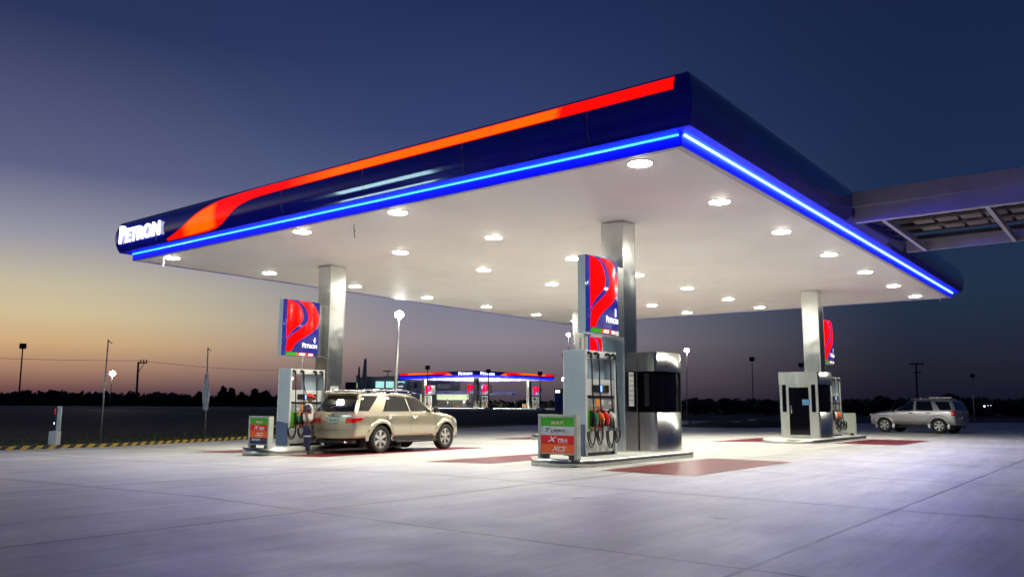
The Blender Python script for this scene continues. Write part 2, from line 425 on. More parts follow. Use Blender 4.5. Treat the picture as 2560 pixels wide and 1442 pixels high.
def interp(t, xs, ys):
    if t <= xs[0]: return ys[0]
    for a in range(len(xs) - 1):
        if t <= xs[a + 1]:
            k = (t - xs[a]) / (xs[a + 1] - xs[a]); return ys[a] + (ys[a + 1] - ys[a]) * k
    return ys[-1]
def smooth_interp(t, xs, ys):
    if t <= xs[0]: return ys[0]
    if t >= xs[-1]: return ys[-1]
    n = len(xs); m = []
    for i in range(n):
        a = max(0, i - 1); c = min(n - 1, i + 1); m.append((ys[c] - ys[a]) / (xs[c] - xs[a]))
    for a in range(n - 1):
        if t <= xs[a + 1]:
            h = xs[a + 1] - xs[a]; k = (t - xs[a]) / h
            return ((2 * k**3 - 3 * k**2 + 1) * ys[a] + (k**3 - 2 * k**2 + k) * h * m[a] + (-2 * k**3 + 3 * k**2) * ys[a + 1] + (k**3 - k**2) * h * m[a + 1])

# ------------------------------------------------------------------ canopy
LX, SY, ZC = 24.46, 18.98, 5.70
PROF = [(.29, 5.925), (.335, 6.02), (.375, 6.15), (.398, 6.30), (.402, 6.42), (.39, 6.56), (.355, 6.70), (.29, 6.86)]
PZ = [p[1] for p in PROF]; PO = [p[0] for p in PROF]
def fo(z): return smooth_interp(z, PZ, PO)
def fp(side, a, o, z, lx=LX, sy=SY):
    """point on a fascia: side 0 = x-min (runs along Y), 1 = y-min (runs along X), 2 = x-max, 3 = y-max"""
    return ((-o, a, z), (a, -o, z), (lx + o, a, z), (a, sy + o, z))[side]

def make_canopy(root, lx, sy, bands, letters, far=False):
    # soffit with panel seams
    mb = MB(); mb.box(0.004, 0.004, ZC, lx - .004, sy - .004, ZC + .05); mb.build('soffit', SOFFIT, root)
    if not far:
        mb = MB()
        for (x0, y0, x1, y1) in ((0, 0, lx, .16), (0, sy - .16, lx, sy), (0, .16, .16, sy - .16), (lx - .16, .16, lx, sy - .16)):
            mb.box(x0, y0, ZC - .012, x1, y1, ZC - .001)
        mb.build('soffit_trim', TRIMW, root)
    # reveal below the overhang (the led tube's blue wash is put into its base colour)
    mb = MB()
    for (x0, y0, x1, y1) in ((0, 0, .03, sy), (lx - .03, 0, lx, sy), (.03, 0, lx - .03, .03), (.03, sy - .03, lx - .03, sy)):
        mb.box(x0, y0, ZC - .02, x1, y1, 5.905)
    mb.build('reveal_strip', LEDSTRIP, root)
    # fascias and roof deck
    lens = (sy, lx, sy, lx)
    for s in range(4):
        mb = MB(); rows = []
        for o, z in [(-.12, 5.905)] + [(.29, 5.907)] + PROF + [(.18, 6.88), (-.3, 6.88)]:
            row = []
            N = 24
            for k in range(N + 1):
                a = -o + (lens[s] + 2 * o) * k / N
                row.append(fp(s, a, o, z, lx, sy))
            rows.append(row)
        mb.grid(rows, True, flip=s in (0, 3))
        f = mb.build('fascia', [NAVY, LIPM], root)
        for p in f.data.polygons:   # keep the under-lip crisp
            if p.center.z < 5.92 or p.center.z > 6.872: p.use_smooth = False
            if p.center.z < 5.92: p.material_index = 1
    mb = MB(); mb.box(-.05, -.05, 6.6, lx + .05, sy + .05, 6.66); mb.build('roof_deck', WALKR, root)
    # LED tubes tucked under the lip (far: their glow painted as an emissive band)
    for s, m in ((0, LEDF), (1, LEDS), (2, LEDF), (3, LEDF)):
        if not far and s in (2, 3): continue
        mb = MB()
        if far:
            a_, b_ = fp(s, -.25, .20, 5.72, lx, sy), fp(s, lens[s] + .25, .30, 6.12, lx, sy)
            mb.grid([[fp(s, -o - .0, o, z, lx, sy), fp(s, lens[s] + o, o, z, lx, sy)] for o, z in ((.03, 5.66), (.30, 5.88), (.36, 6.02), (.40, 6.18))], True, flip=s in (0, 3))
            mb.build('led_glow_band', FARGLOW, root); continue
        mb.tube([fp(s, .05, .030, 5.878, lx, sy), fp(s, lens[s] - .05, .030, 5.878, lx, sy)], .022, 8)
        mb.build('led_tube', m, root)
    for s, flip in bands:
        mb = MB(); N = 90; V = 8; rows = []; us = []
        A0, A1 = -.05, 16.35
        xu = [11.0, 12.0, 13.04, 13.7, 14.42, 14.91, 15.41, 15.85, 16.35]; zu = [6.815, 6.81, 6.785, 6.74, 6.61, 6.45, 6.24, 6.11, 6.0]
        xl = [11.0, 12.1, 12.7, 13.1, 13.5, 13.9, 14.5, 16.35]; zl = [6.57, 6.53, 6.42, 6.24, 6.06, 5.97, 5.945, 5.945]
        uvs = {}
        for k in range(N + 1):
            a = A0 + (A1 - A0) * k / N
            zt = smooth_interp(a, xu, zu) if a > 11 else 6.815
            zb = smooth_interp(a, xl, zl) if a > 11 else (6.42 if far else 6.57)
            if far and a > 11: zb = min(zb, 6.42)
            row = []
            for v in range(V + 1):
                z = zb + (zt - zb) * v / V
                aa = (lens[s] - a) if flip else a
                row.append(fp(s, aa, fo(z) + .012, z, lx, sy)); uvs[len(mb.v) + v] = (a if a > 0 else .01, v / V)
            rows.append(row); 
            ids = [mb.vert(p) for p in row]
            us.append(ids)
        for r0, r1 in zip(us, us[1:]):
            for v in range(V):
                q = (r0[v], r0[v + 1], r1[v + 1], r1[v])
                if (s in (0, 3)) == bool(flip): q = q[::-1]
                mb.face(q, True)
        o = mb.build('lit_band', BAND, root)
        uvl = o.data.uv_layers.new(name='UVMap')
        for l in o.data.loops: uvl.data[l.index].uv = uvs[l.vertex_index]
        if not far:   # joint clips that show as bright arcs on the band
            for a in (2.36, 4.0, 5.58, 8.35):
                mb = MB(); mb.tube([fp(s, a + d, fo(z) + .025, z, lx, sy) for z, d in ((6.82, -.06), (6.76, -.01), (6.68, .02), (6.60, .05))], .007, 5)
                mb.build('band_joint', RING, root)
    for s, c, w, rt in letters:
        out = ((-1, 0, 0), (0, -1, 0), (1, 0, 0), (0, 1, 0))[s]
        m = plane_mtx(fp(s, c, .42, 6.42, lx, sy), rt, out)
        petron(w, .56, m, LETW, 'lettering', root, extrude=.05, bold=.014)

canopy = empty('canopy', (0, 0, 0), 0, 'large navy forecourt canopy with glowing red band and blue light line on steel columns', 'canopy')
make_canopy(canopy, LX, SY, [(0, False)], [(0, 17.80, 2.40, (0, -1, 0))])

def notice(x0, x1, z0, z1, y, parent, rows=5):
    mb = MB(); mb.box(x0, y - .006, z0, x1, y - .002, z1); n = mb.build('safety_notice', PAPER, parent)
    w = x1 - x0; h = z1 - z0
    text([('BE SAFE', 1, .03, 0, 1)], w * .8, min(h * .09, w * .28), plane_mtx(((x0 + x1) / 2, y - .007, z1 - h * .09), (1, 0, 0), (0, -1, 0)), INK, 'heading', n, .002)
    mb = MB()
    for k in range(rows):
        zz = z1 - h * (.22 + .72 * k / rows)
        mb.box(x0 + w * .12, y - .009, zz - h * .05, x0 + w * .30, y - .006, zz - h * .01)
        for j in range(2): mb.box(x0 + w * .42, y - .009, zz - h * (.02 + .035 * j), x0 + w * .88, y - .006, zz - h * (.01 + .035 * j))
    mb.build('print', INK, n)

COLS = [(4.65, 4.03, .15), (4.58, 14.80, 0.0), (19.33, 4.02, .12), (19.5, 14.80, -.05)]
for i, (cx, cy, zb) in enumerate(COLS):
    mb = MB(); mb.box(cx - .30, cy - .30, zb, cx + .30, cy + .30, ZC - .013, .012)
    c = mb.build('column', STEEL, canopy)
    mb = MB()
    for sx in (-1, 1):
        for sy_ in (-1, 1): mb.box(cx + sx * .295 - .012, cy + sy_ * .295 - .012, zb, cx + sx * .295 + .012, cy + sy_ * .295 + .012, ZC - .014)
    mb.build('edge_trim', STEEL2, c)
    if i == 0: notice(cx - .10, cx + .12, 1.22, 2.02, cy - .302, c)
    if i == 1: notice(cx - .16, cx + .16, 1.42, 1.80, cy - .302, c, 3)

# ------------------------------------------------------------------ downlights
SS = [1.12, 7.58, 11.16, 17.58]; TT = [.54, 4.11, 7.96, 11.92, 15.81, 19.65, 23.17]
rown = ['front', 'second', 'third', 'back']
dl0 = None
for i, y in enumerate(SS):
    for j, x in enumerate(TT):
        lab = 'round white ceiling downlight, number %d from the near corner in the %s row of the canopy' % (
            j + 1, ('right-hand edge', 'second', 'third', 'left far edge')[i])
        words = ['first', 'second', 'third', 'fourth', 'fifth', 'sixth', 'seventh']
        lab = 'glowing round downlight, %s from the banded fascia in the %s' % (words[j],
            ('row by the blue side edge', 'second row from that edge', 'third row from that edge', 'last row at the back')[i])
        if dl0 is None:
            dl0 = empty('downlight', (x, y, ZC)); tag(dl0, lab, 'ceiling light', 'downlights in the canopy soffit')
            mb = MB(); mb.cyl(0, 0, -.012, -.001, .232, 28); mb.build('trim_ring', RING, dl0)
            mb = MB(); n = 28
            c = mb.vert((0, 0, -.038)); r1 = [mb.vert((.13 * math.cos(2 * math.pi * k / n), .13 * math.sin(2 * math.pi * k / n), -.030)) for k in range(n)]
            r2 = [mb.vert((.222 * math.cos(2 * math.pi * k / n), .222 * math.sin(2 * math.pi * k / n), -.013)) for k in range(n)]
            for k in range(n):
                mb.face((c, r1[(k + 1) % n], r1[k])); mb.face((r1[k], r1[(k + 1) % n], r2[(k + 1) % n], r2[k]))
            mb.build('lens', LAMP, dl0)
            ld = bpy.data.lights.new('beam', 'SPOT'); ld.energy = 345; ld.spot_size = R(166); ld.spot_blend = 1.0; ld.shadow_soft_size = .14; ld.color = (1, .985, .79)
            lo = bpy.data.objects.new('beam', ld); COL.objects.link(lo); lo.parent = dl0; lo.location = (0, 0, -.09)
        else:
            d = copy_tree(dl0); d.location = (x, y, ZC); d['label'] = lab

# ------------------------------------------------------------------ dangling wires at the soffit
for (x, y, lab, sc_) in ((.75, 9.35, 'thin loose black wire hanging from the soffit near the front fascia', 1.2),
                         (22.6, .16, 'short curled pale wire at the far right corner of the soffit', 1), (.35, 17.75, 'short curled cable under the corner downlight near the sign lettering', .9)):
    mb = MB(); pts = [(0, 0, 0), (.01, .02, -.05), (.05, .06, -.09), (.06, .05, -.16), (.02, .0, -.12), (.0, -.02, -.22), (.0, -.04, -.30)]
    mb.tube([(p[0] * sc_, p[1] * sc_, p[2] * sc_) for p in pts], .009, 6)
    tag(mb.build('loose_wire', BLACK if x < .8 and y < 10 else TXTP, None, (x, y, ZC - .012)), lab, 'wire', 'loose wires under the canopy')

# ------------------------------------------------------------------ pump islands
def island(x0, x1, yc, hw, ztop, zbot, label):
    root = empty('pump_island', ((x0 + x1) / 2, yc, zbot), 0, label, 'kerb island', 'pump islands')
    h = ztop - zbot; hl = (x1 - x0) / 2; e = .6; pts = []
    for k in range(25):
        a = -math.pi / 2 + math.pi * k / 24; pts.append((hl - e + e * math.cos(a), hw * math.sin(a)))
    for k in range(25):
        a = math.pi / 2 + math.pi * k / 24; pts.append((-hl + e + e * math.cos(a), hw * math.sin(a)))
    mb = MB(); mb.prism(pts, -.02, h, True); mb.build('steel_kerb', KERBST, root)
    mb = MB(); mb.prism([(p[0] * .99, p[1] * .965) for p in pts], h + .001, h + .006); mb.build('top_slab', CONCW, root)
    return root
island(1.12, 6.65, 3.64, .76, .15, 0, 'steel-edged pump island of dispenser 8, nearest the camera')
island(1.30, 6.9, 14.15, .78, 0.0, -.24, 'steel-edged pump island of dispenser 4 behind the champagne car')
island(15.5, 22.4, 3.95, 1.0, .13, -.03, 'steel-edged pump island at the right, carrying the booth with the glass door')
island(16.5, 22.0, 14.85, 1.0, -.03, -.26, 'rear pump island glimpsed behind dispenser 8')

# ------------------------------------------------------------------ fuel dispenser
HOSEX = [-.52, -.22, .26, .50]
def hose_path(x, loopw, sgn, xn, low):
    y = -.345 * sgn if sgn > 0 else .345
    yy = -.36 if sgn > 0 else .36
    p = [(x, yy * .8, 2.14), (x + .01, yy, 2.10), (x + .03, yy, 1.95), (x + .05, yy, 1.4), (x + .07, yy * 1.05, .95), (x + .07, yy * 1.12, .6)]
    for k in range(1, 12):
        a = math.pi * k / 11
        p.append((x + .07 - loopw / 2 + loopw / 2 * math.cos(a), yy * 1.14, .52 - (.52 - low) * math.sin(a)))
    for k in range(1, 12):      # second turn of the coil
        a = math.pi * k / 11
        p.append((x + .07 - loopw / 2 - loopw * .42 * math.cos(a), yy * 1.2, .50 + .05 * math.sin(a)))
    for k in range(1, 12):
        a = math.pi * k / 11
        p.append((x + .05 - loopw / 2 + loopw * .40 * math.cos(a), yy * 1.24, .50 - (.44 - low) * math.sin(a)))
    p.append((xn, yy * 1.1, .58))
    return p
def dispenser(loc, label):
    root = empty('fuel_dispenser', loc, 0, label, 'fuel dispenser', 'fuel dispensers')
    MB().box(-.60, -.25, 0, .60, .25, .07).build('plinth', BLACKP, root)
    MB().box(-.57, -.262, .07, .57, .262, .56, .008).build('lower_cabinet', DISPW, root)
    MB().box(-.57, -.25, .562, .57, .25, 1.0, .004).build('holster_body', DISPG2, root)
    MB().box(-.57, -.262, 1.002, .57, .262, 1.24, .006).build('middle_panel', DISPG2, root)
    MB().box(-.57, -.28, 1.242, .57, .28, 1.285).build('shelf_bar', BLACKP, root)
    mb = MB(); mb.box(-.57, -.262, 1.287, .57, .262, 1.62, .01); hd = mb.build('display_head', DISPW, root)
    for s in (-1, 1):
        mb = MB(); mb.box(-.34, s * .275 - .012, 1.36, .34, s * .275 + .012, 1.52, .003); d = mb.build('display', BLACKP, root)
        mb = MB(); mb.box(-.07, s * .289 - .003, 1.375, .04, s * .289 + .003, 1.505); mb.build('screen', SCRN, d)
        mb = MB()
        for k in range(3): mb.box(.08, s * .289 - .002, 1.49 - k * .045, .15, s * .289 + .002, 1.497 - k * .045)
        mb.build('readout_mark', PAPER, d)
    # side panels: steel-blue cladding with pale front posts, navy lower cover
    for s in (-1, 1):
        x0, x1 = (-.625, -.575) if s < 0 else (.575, .625)
        sp_ = MB().box(x0, -.275, 0, x1, .275, 2.27, .006).build('side_panel', DISPG, root)
        mb = MB()
        for t in (-1, 1): mb.box(x0 - .002, t * .285 - .013, .0, x1 + .002, t * .285 + .013, 2.272)
        mb.build('front_post', DISPW, sp_)
        xo = -.655 if s < 0 else .627
        pts = [(-.255, .0), (.255, .0), (.255, .72), (-.255, .66)]
        mb = MB(); i = len(mb.v)
        for xx in (xo, xo + .028):
            for (yy, zz) in pts: mb.v.append((xx, yy, zz))
        for k in range(4): mb.face((k, (k + 1) % 4, 4 + (k + 1) % 4, 4 + k))
        mb.face((3, 2, 1, 0)); mb.face((4, 5, 6, 7))
        mb.build('lower_cover', DISPB, sp_)
    MB().box(-.575, -.27, 2.12, .575, .27, 2.262, .006).build('top_beam', DISPW, root)
    MB().box(.06, -.06, 1.622, .50, .10, 2.118, .004).build('pipe_pillar', DISPG, root)
    MB().box(-.57, -.26, 1.622, .57, .26, 1.64).build('ledge', DISPW, root)
    mb = MB(); mb.box(-.18, -.272, 1.05, -.02, -.262, 1.22); mb.build('sticker', STICKO, root)
    for q in ((.02, 1.08, .13, 1.20), (-.36, 1.05, -.24, 1.1), (.34, 1.1, .46, 1.16)): MB().box(q[0], -.271, q[1], q[2], -.262, q[3]).build('sticker', PAPER, root)
    for s in (-1, 1):
        yb = s * .254
        segs = [(-.565, -.42, GREEN), (-.42, -.40, TXTCR), (-.40, -.14, STICKO), (-.14, .12, REDB), (.12, .36, WHITEB), (.36, .565, BLACKP)]
        if s < 0:
            for k, (a, c, m) in enumerate(segs):
                MB().box(a + .001, min(yb, yb + s * .010), .564, c - .001, max(yb, yb + s * .010), .998).build('colour_panel', m, root)
        for xh, m in zip((-.36, -.13, .10, .35), (NZG, NZO, NZR, NZW)):
            mb = MB(); mb.box(xh - .075, min(yb + s * .012, yb + s * .06), .62, xh + .075, max(yb + s * .012, yb + s * .06), .97, .012)
            mb.build('holster', BLACKP, root)
            # nozzle: spout up into the boot, curved coloured handle, guard and swivel
            y0 = yb + s * .085
            mb = MB(); mb.tube([(xh - .035, y0 - s * .02, .93), (xh - .02, y0, .90), (xh + .01, y0 + s * .02, .84), (xh + .035, y0 + s * .03, .76), (xh + .05, y0 + s * .02, .66)], [.022, .056, .066, .056, .036], 10)
            nz = mb.build('nozzle', m, root)
            mb = MB(); mb.tube([(xh + .06, y0 + s * .05, .82), (xh + .0, y0 + s * .085, .76), (xh - .01, y0 + s * .08, .70), (xh + .04, y0 + s * .04, .66)], .009, 6); mb.build('guard', METAL, nz)
            mb = MB(); mb.tube([(xh + .05, y0 + s * .02, .67), (xh + .06, y0 + s * .02, .61), (xh + .06, y0 + s * .02, .56)], [.024, .028, .022], 8); mb.build('swivel', METAL, nz)
    for s in (1, -1):
        for k, (x, lw, low) in enumerate(zip(HOSEX, (.30, .24, .32, .22), (.20, .24, .16, .26))):
            y = -.30 if s > 0 else .30
            mb = MB(); mb.tube([(x - .03, y + (.05 if s > 0 else -.05), 2.20), (x - .03, y - .04 * s, 2.20), (x, y - .06 * s, 2.185), (x + .005, y - .06 * s, 2.09)], [.036, .040, .036, .026], 8)
            mb.build('hose_outlet', BLACKP, root)
            mb = MB(); mb.tube(hose_path(x, lw, s, x - .18 + .12, low), .0165, 7); mb.build('hose', BLACK, root)
    return root
D8 = dispenser((2.95, 3.80, .156), 'blue-grey and white fuel dispenser under sign 8, with four hung nozzles')
def place(src, loc, label, rz=0, s=None):
    o = copy_tree(src); o.location = loc; o['label'] = label; o.rotation_euler = (0, 0, rz)
    if s: o.scale = (s, s, s) if not isinstance(s, tuple) else s
    return o
D4 = place(D8, (3.17, 14.33, .006), 'fuel dispenser under sign 4, beside the attendant in the red cap')
D7 = place(D8, (20.42, 3.92, .136), 'fuel dispenser half hidden behind the right-hand glass-door booth', math.pi)
# hose of dispenser 4 led to the filler of the car
mb = MB(); mb.tube([(-.22, -.34, 2.10), (-.16, -.36, 1.7), (.0, -.42, 1.2), (.20, -.50, .75), (.36, -.62, .5), (.55, -.8, .32), (.72, -1.0, .40), (.80, -1.12, .62), (.88, -1.16, .80)], .014, 7)
mb.build('hose', BLACK, D4)

# ------------------------------------------------------------------ grade boards (totems)
def board(loc, label, rows, rz=0):
    root = empty('grade_board', loc, rz, label, 'fuel sign', 'fuel grade boards at island ends')
    W, H = .94, .88
    mb = MB()
    for s in (-1, 1): mb.box(-.075, s * (W / 2 - .025) - .03, 0, .075, s * (W / 2 - .025) + .03, H)
    mb.box(-.075, -W / 2 + .05, H - .05, .075, W / 2 - .05, H - .001); mb.box(-.07, -W / 2 + .056, .09, .07, W / 2 - .056, .11)
    mb.build('frame', FRAMEG, root)
    mb = MB(); mb.box(-.06, -W / 2 + .1, 0, .06, -W / 2 + .2, .088); mb.box(-.06, W / 2 - .2, 0, .06, W / 2 - .1, .088); mb.build('foot', BLACKP, root)
    n = len(rows); z0, z1 = .112, H - .052; h = (z1 - z0) / n
    MB().box(.061, -W / 2 + .058, z0, .066, W / 2 - .058, z1).build('back_panel', FRAMEG, root)
    for k, (m, items) in enumerate(rows):
        zt = z1 - k * h; zb = zt - h
        p = MB().box(-.060, -W / 2 + .058, zb + .001, .060, W / 2 - .058, zt - .001).build('panel', m, root)
        for (parts, w, hh, dy, dz, tm) in items:
            mtx = plane_mtx((-.0605, -dy * W, (zb + zt) / 2 + dz * h), (0, -1, 0), (-1, 0, 0))
            text(parts, w * W, hh * h, mtx, tm, 'lettering', p, .003)
    return root
XTRA = lambda: [([('X', 1.5, .02, .35, 1), ('TRA', 1, .02, .3, .9)], .52, .58, 0, .04, TXTP), ([('ADVANCE', 1, 0, .2, 1)], .26, .09, .13, -.33, TXTP)]
XCS = lambda: [([('XCS', 1, .015, .4, .85)], .38, .50, .04, .02, TXTP), ([('--------', 1, 0, 0, .6)], .34, .03, .02, -.36, TXTP)]
DMAX = lambda: [([('DIESEL', 1, 0, .1, 1)], .28, .13, -.02, .24, TXTGN), ([('MAX', 1, .05, .15, 1.2)], .35, .42, .01, -.08, TXTCR), ([('MAX', 1, .0, .15, 1.3)], .33, .36, .01, -.08, TXTRD)]
TURBO = lambda: [([('T', 1.45, .02, .4, 1), ('URBO', 1, .01, .4, 1)], .50, .42, -.06, .08, TXTN), ([('DIESEL', 1, 0, .2, 1.3)], .22, .08, -.08, -.22, TXTN)]
BLAZE = lambda: [([('BLAZE', 1, .02, .3, .9)], .42, .28, -.12, .18, TXTP), ([('100', 1, .02, .3, 1)], .2, .28, .22, .14, TXTRD), ([('EURO 6', 1, .0, .2, 1)], .34, .2, .0, -.26, TXTBL)]
B8 = board((1.30, 3.50, .156), 'green, white, red and orange fuel grade board nearest the camera, beside dispenser 8', [(GREENE, DMAX()), (WHITEB, TURBO()), (REDB, XTRA()), (ORANGEB, XCS())])
# turbine mark beside TURBO
mb = MB()
for k in range(9):
    for j in range(-2, 3):
        a = 2 * math.pi * k / 9 + j * .25; r = .018 + .012 * (j + 2) * .9
        mb.box(-.0635, -.205 + r * math.cos(a) - .003, .545 + r * math.sin(a) - .003, -.0605, -.205 + r * math.cos(a) + .003, .545 + r * math.sin(a) + .003)
mb.build('turbine_mark', FRAMEG, B8)
B4 = board((1.30, 13.62, .006), 'fuel grade board with a navy panel at its foot, left of dispenser 4', [(GREENE, DMAX()), (REDB, XTRA()), (ORANGEB, XCS()), (NAVYB, BLAZE())])
B7 = place(B8, (21.65, 3.75, .136), 'pale-framed fuel grade board seen edge-on at the far end of the right-hand island', math.pi)
B3 = place(B8, (16.9, 14.9, -.02), 'fuel grade board on the rear island, peeking out left of the nearest grade board')

# ------------------------------------------------------------------ numbered pump signs
def pump_sign(loc, num, label, flipx=False):
    root = empty('pump_sign', loc, 0, label, 'illuminated sign', 'numbered signs over the pumps')
    W, H = 1.38, 1.72
    def yb(x): return -.115 - .075 * (1 - (2 * x / W) ** 2)
    for side in (1,):
        # casing
        mb = MB(); mb.box(-W / 2, -.11, 0, W / 2, .10, H, .012); mb.build('casing', DISPG, root)
        mb = MB(); n = 20; rows = []
        for z in (0.005, H - .005): rows.append([(-W / 2 + W * k / n, yb(-W / 2 + W * k / n), z) for k in range(n + 1)])
        ids = mb.grid(rows, True)
        bk = [[mb.vert((-W / 2 + W * k / n, -.105, z)) for k in range(n + 1)] for z in (0.005, H - .005)]
        for k in range(n):
            mb.face((ids[0][k + 1], ids[0][k], bk[0][k], bk[0][k + 1])); mb.face((ids[1][k], ids[1][k + 1], bk[1][k + 1], bk[1][k]))
        mb.face((ids[0][0], ids[1][0], bk[1][0], bk[0][0])); mb.face((ids[1][n], ids[0][n], bk[0][n], bk[1][n]))
        face = mb.build('face', SIGNNAVY, root)
        U0, U1, V0, V1 = -W / 2 + .13, W / 2 - .01, .13, H - .02
        def P(u, v, off=.004):
            x = U0 + (U1 - U0) * u; return (x, yb(x) - off, V0 + (V1 - V0) * v)
        ys = [135, 150, 200, 300, 380, 450, 520, 600, 690]; ur = [.05, .2, .33, .44, .455, .38, .24, .09, .0]
        y2 = [135, 200, 280, 350, 420, 500, 560, 620, 700, 850]; ul2 = [.27, .47, .58, .62, .59, .44, .29, .14, .03, 0]
        y3 = [135, 165, 250, 330, 400, 470, 550, 620, 680, 750, 850]; ur2 = [.66, .78, .91, .98, .98, .93, .78, .58, .39, .24, .14]
        for (Y0, Y1, fl, fr) in ((135, 690, lambda y: 0, lambda y: smooth_interp(y, ys, ur)), (135, 850, lambda y: smooth_interp(y, y2, ul2), lambda y: smooth_interp(y, y3, ur2))):
            mb = MB(); rows = []
            for k in range(41):
                y = Y0 + (Y1 - Y0) * k / 40; a, c = fl(y), fr(y); v = 1 - (y - 135) / 715
                rows.append([P(a + (c - a) * j / 8, v) for j in range(9)])
            mb.grid(rows, True, flip=True); mb.build('red_swirl', SIGNRED, face)
        # number, name and grade strip
        xn = U0 + (U1 - U0) * .845
        text([(num, 1, 0, 0, 1)], .085, .19, plane_mtx((xn, yb(xn) - .006, V0 + (V1 - V0) * .25), (1, .315 * xn, 0), (.315 * xn, -1, 0)), TXTW, 'number', face, .004)
        xp = U0 + (U1 - U0) * .69
        petron(.60, .15, plane_mtx((xp, yb(xp) - .006, V0 + (V1 - V0) * .135), (1, .315 * xp, 0), (.315 * xp, -1, 0)), TXTW, 'lettering', face, .006)
        cols = [(0, .30, GREENE, None), (.30, .60, ORANGEB, 'XCS'), (.60, .84, REDB, 'XTRA'), (.84, 1, WHITEB if num in '87' else NAVYB, 'T')]
        for a, c, m, tx in cols:
            mb = MB(); mb.grid([[P(a + (c - a) * j / 4, -.075, .005) for j in range(5)], [P(a + (c - a) * j / 4, -.012, .005) for j in range(5)]], True)
            pn = mb.build('grade_strip', m, face)
            if tx and len(tx) > 1:
                xc = U0 + (U1 - U0) * (a + c) / 2; sl = (yb(xc + .1) - yb(xc - .1)) / .2
                text([(tx, 1, .02, .3, .9)], (c - a) * .7 * (U1 - U0), .07, plane_mtx((xc, yb(xc) - .008, V0 - .043 * (V1 - V0)), (1, sl, 0), (sl, -1, 0)), TXTW, 'lettering', pn, .003)
    s = -1 if flipx else 1
    mb = MB(); a, c = sorted((s * .45, s * (1.12 if flipx else 1.30))); mb.box(a, .102, .02, c, .34 if flipx else .50, H - .02, .01); mb.build('mounting_box', STEEL2, root)
    return root
S8 = pump_sign((3.02, 3.61, 2.80), '8', 'red and navy illuminated pump sign numbered 8 on the nearest column')
S4 = pump_sign((3.20, 14.62, 2.68), '4', 'red and navy illuminated pump sign numbered 4 on the left column')
S7 = pump_sign((20.45, 3.95, 2.93), '7', 'red pump sign partly hidden behind the right-hand column', True)
S3 = pump_sign((20.0, 14.45, 2.72), '3', 'red and navy pump sign on the rear column, seen below sign 8', True)
# service rod from dispenser 4 up to sign 4
mb = MB(); mb.tube([(.0, .05, 2.26), (.03, .05, 2.68)], .028, 8); mb.build('conduit', GALV, D4)

# ------------------------------------------------------------------ cashier booths
def booth(loc, label, rz=0):
    root = empty('cashier_booth', loc, rz, label, 'booth', 'steel cashier booths on the islands')
    L, W = 1.64, 1.36     # local: door face at x = -L/2 ; long curved sides face -y and +y
    def plan(gx=0, gy=0, bulge=.16):
        pts = []; x0, x1 = -L / 2 + gx, L / 2 - gx; n = 16
        for k in range(n + 1):
            u = k / n; pts.append((x0 + (x1 - x0) * u, -W / 2 + gy - bulge * math.sin(math.pi * u)))
        for k in range(n + 1):
            u = k / n; pts.append((x1 + (x0 - x1) * u, W / 2 - gy + bulge * math.sin(math.pi * u)))
        return pts
    def ring(z0, z1, gx, gy, name, mat, dooropen=False):
        mb = MB(); pts = plan(gx, gy); n = len(pts)
        lo = [mb.vert((*p, z0)) for p in pts]; hi = [mb.vert((*p, z1)) for p in pts]
        for k in range(n):
            j = (k + 1) % n
            if dooropen and k == n - 1: continue
            mb.face((lo[k], lo[j], hi[j], hi[k]), 0 < k < 15 or 17 < k < 32)
        if name != 'glazing': mb.face(hi)
        return mb.build(name, mat, root)
    ring(.0, .92, 0, 0, 'lower_wall', STEEL2, True)
    ring(.922, 1.90, .05, .03, 'glazing', DGLASS, True)
    ring(1.90, 2.36, -.03, -.02, 'header', STEEL2)
    # door end: steel side panels, mullions, slit windows and glass door with steel rails
    x = -L / 2
    mb = MB()
    for s in (-1, 1): mb.box(x, min(s * .36, s * W / 2), 0, x + .04, max(s * .36, s * W / 2), .92)
    for a in (.36, .60):
        for s in (-1, 1): mb.box(x + .002, min(s * a, s * (a + .09)), .922, x + .04, max(s * a, s * (a + .09)), 1.90)
    mb.build('end_wall', STEEL2, root)
    mb = MB()
    for s in (-1, 1): mb.box(x + .02, min(s * .45, s * .60), .922, x + .035, max(s * .45, s * .60), 1.90)
    mb.build('slit_window', DGLASS, root)
    d = MB().box(x + .012, -.355, .11, x + .03, .355, 1.80).build('door', DGLASS, root)
    mb = MB(); mb.box(x + .004, -.357, .02, x + .04, .357, .108); mb.box(x + .004, -.357, 1.802, x + .04, .357, 1.895); mb.build('door_rail', STEEL2, d)
    mb = MB(); mb.tube([(x + .01, .27, .86), (x - .05, .27, .88), (x - .05, .27, 1.14), (x + .01, .27, 1.16)], .012, 8); mb.build('handle', CHROME, d)
    return root
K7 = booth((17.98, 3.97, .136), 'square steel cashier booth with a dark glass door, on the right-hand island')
mb = MB(); mb.box(-.826, -.40, 1.17, -.8125, -.12, 1.37); mb.build('door_reflection', pmat('reflection_blue', (.04, .12, .22), .4, emit=(.03, .10, .20), es=.4), K7)  # reflection in the door glass, painted as a thin faintly glowing plate
K8 = place(K7, (5.70, 3.98, .156), 'curved steel cashier booth with a black window, behind column of sign 8', math.pi, (.86, 1, 1))
for c in children(K8):
    if c.name.startswith('door_reflection'): bpy.data.objects.remove(c)

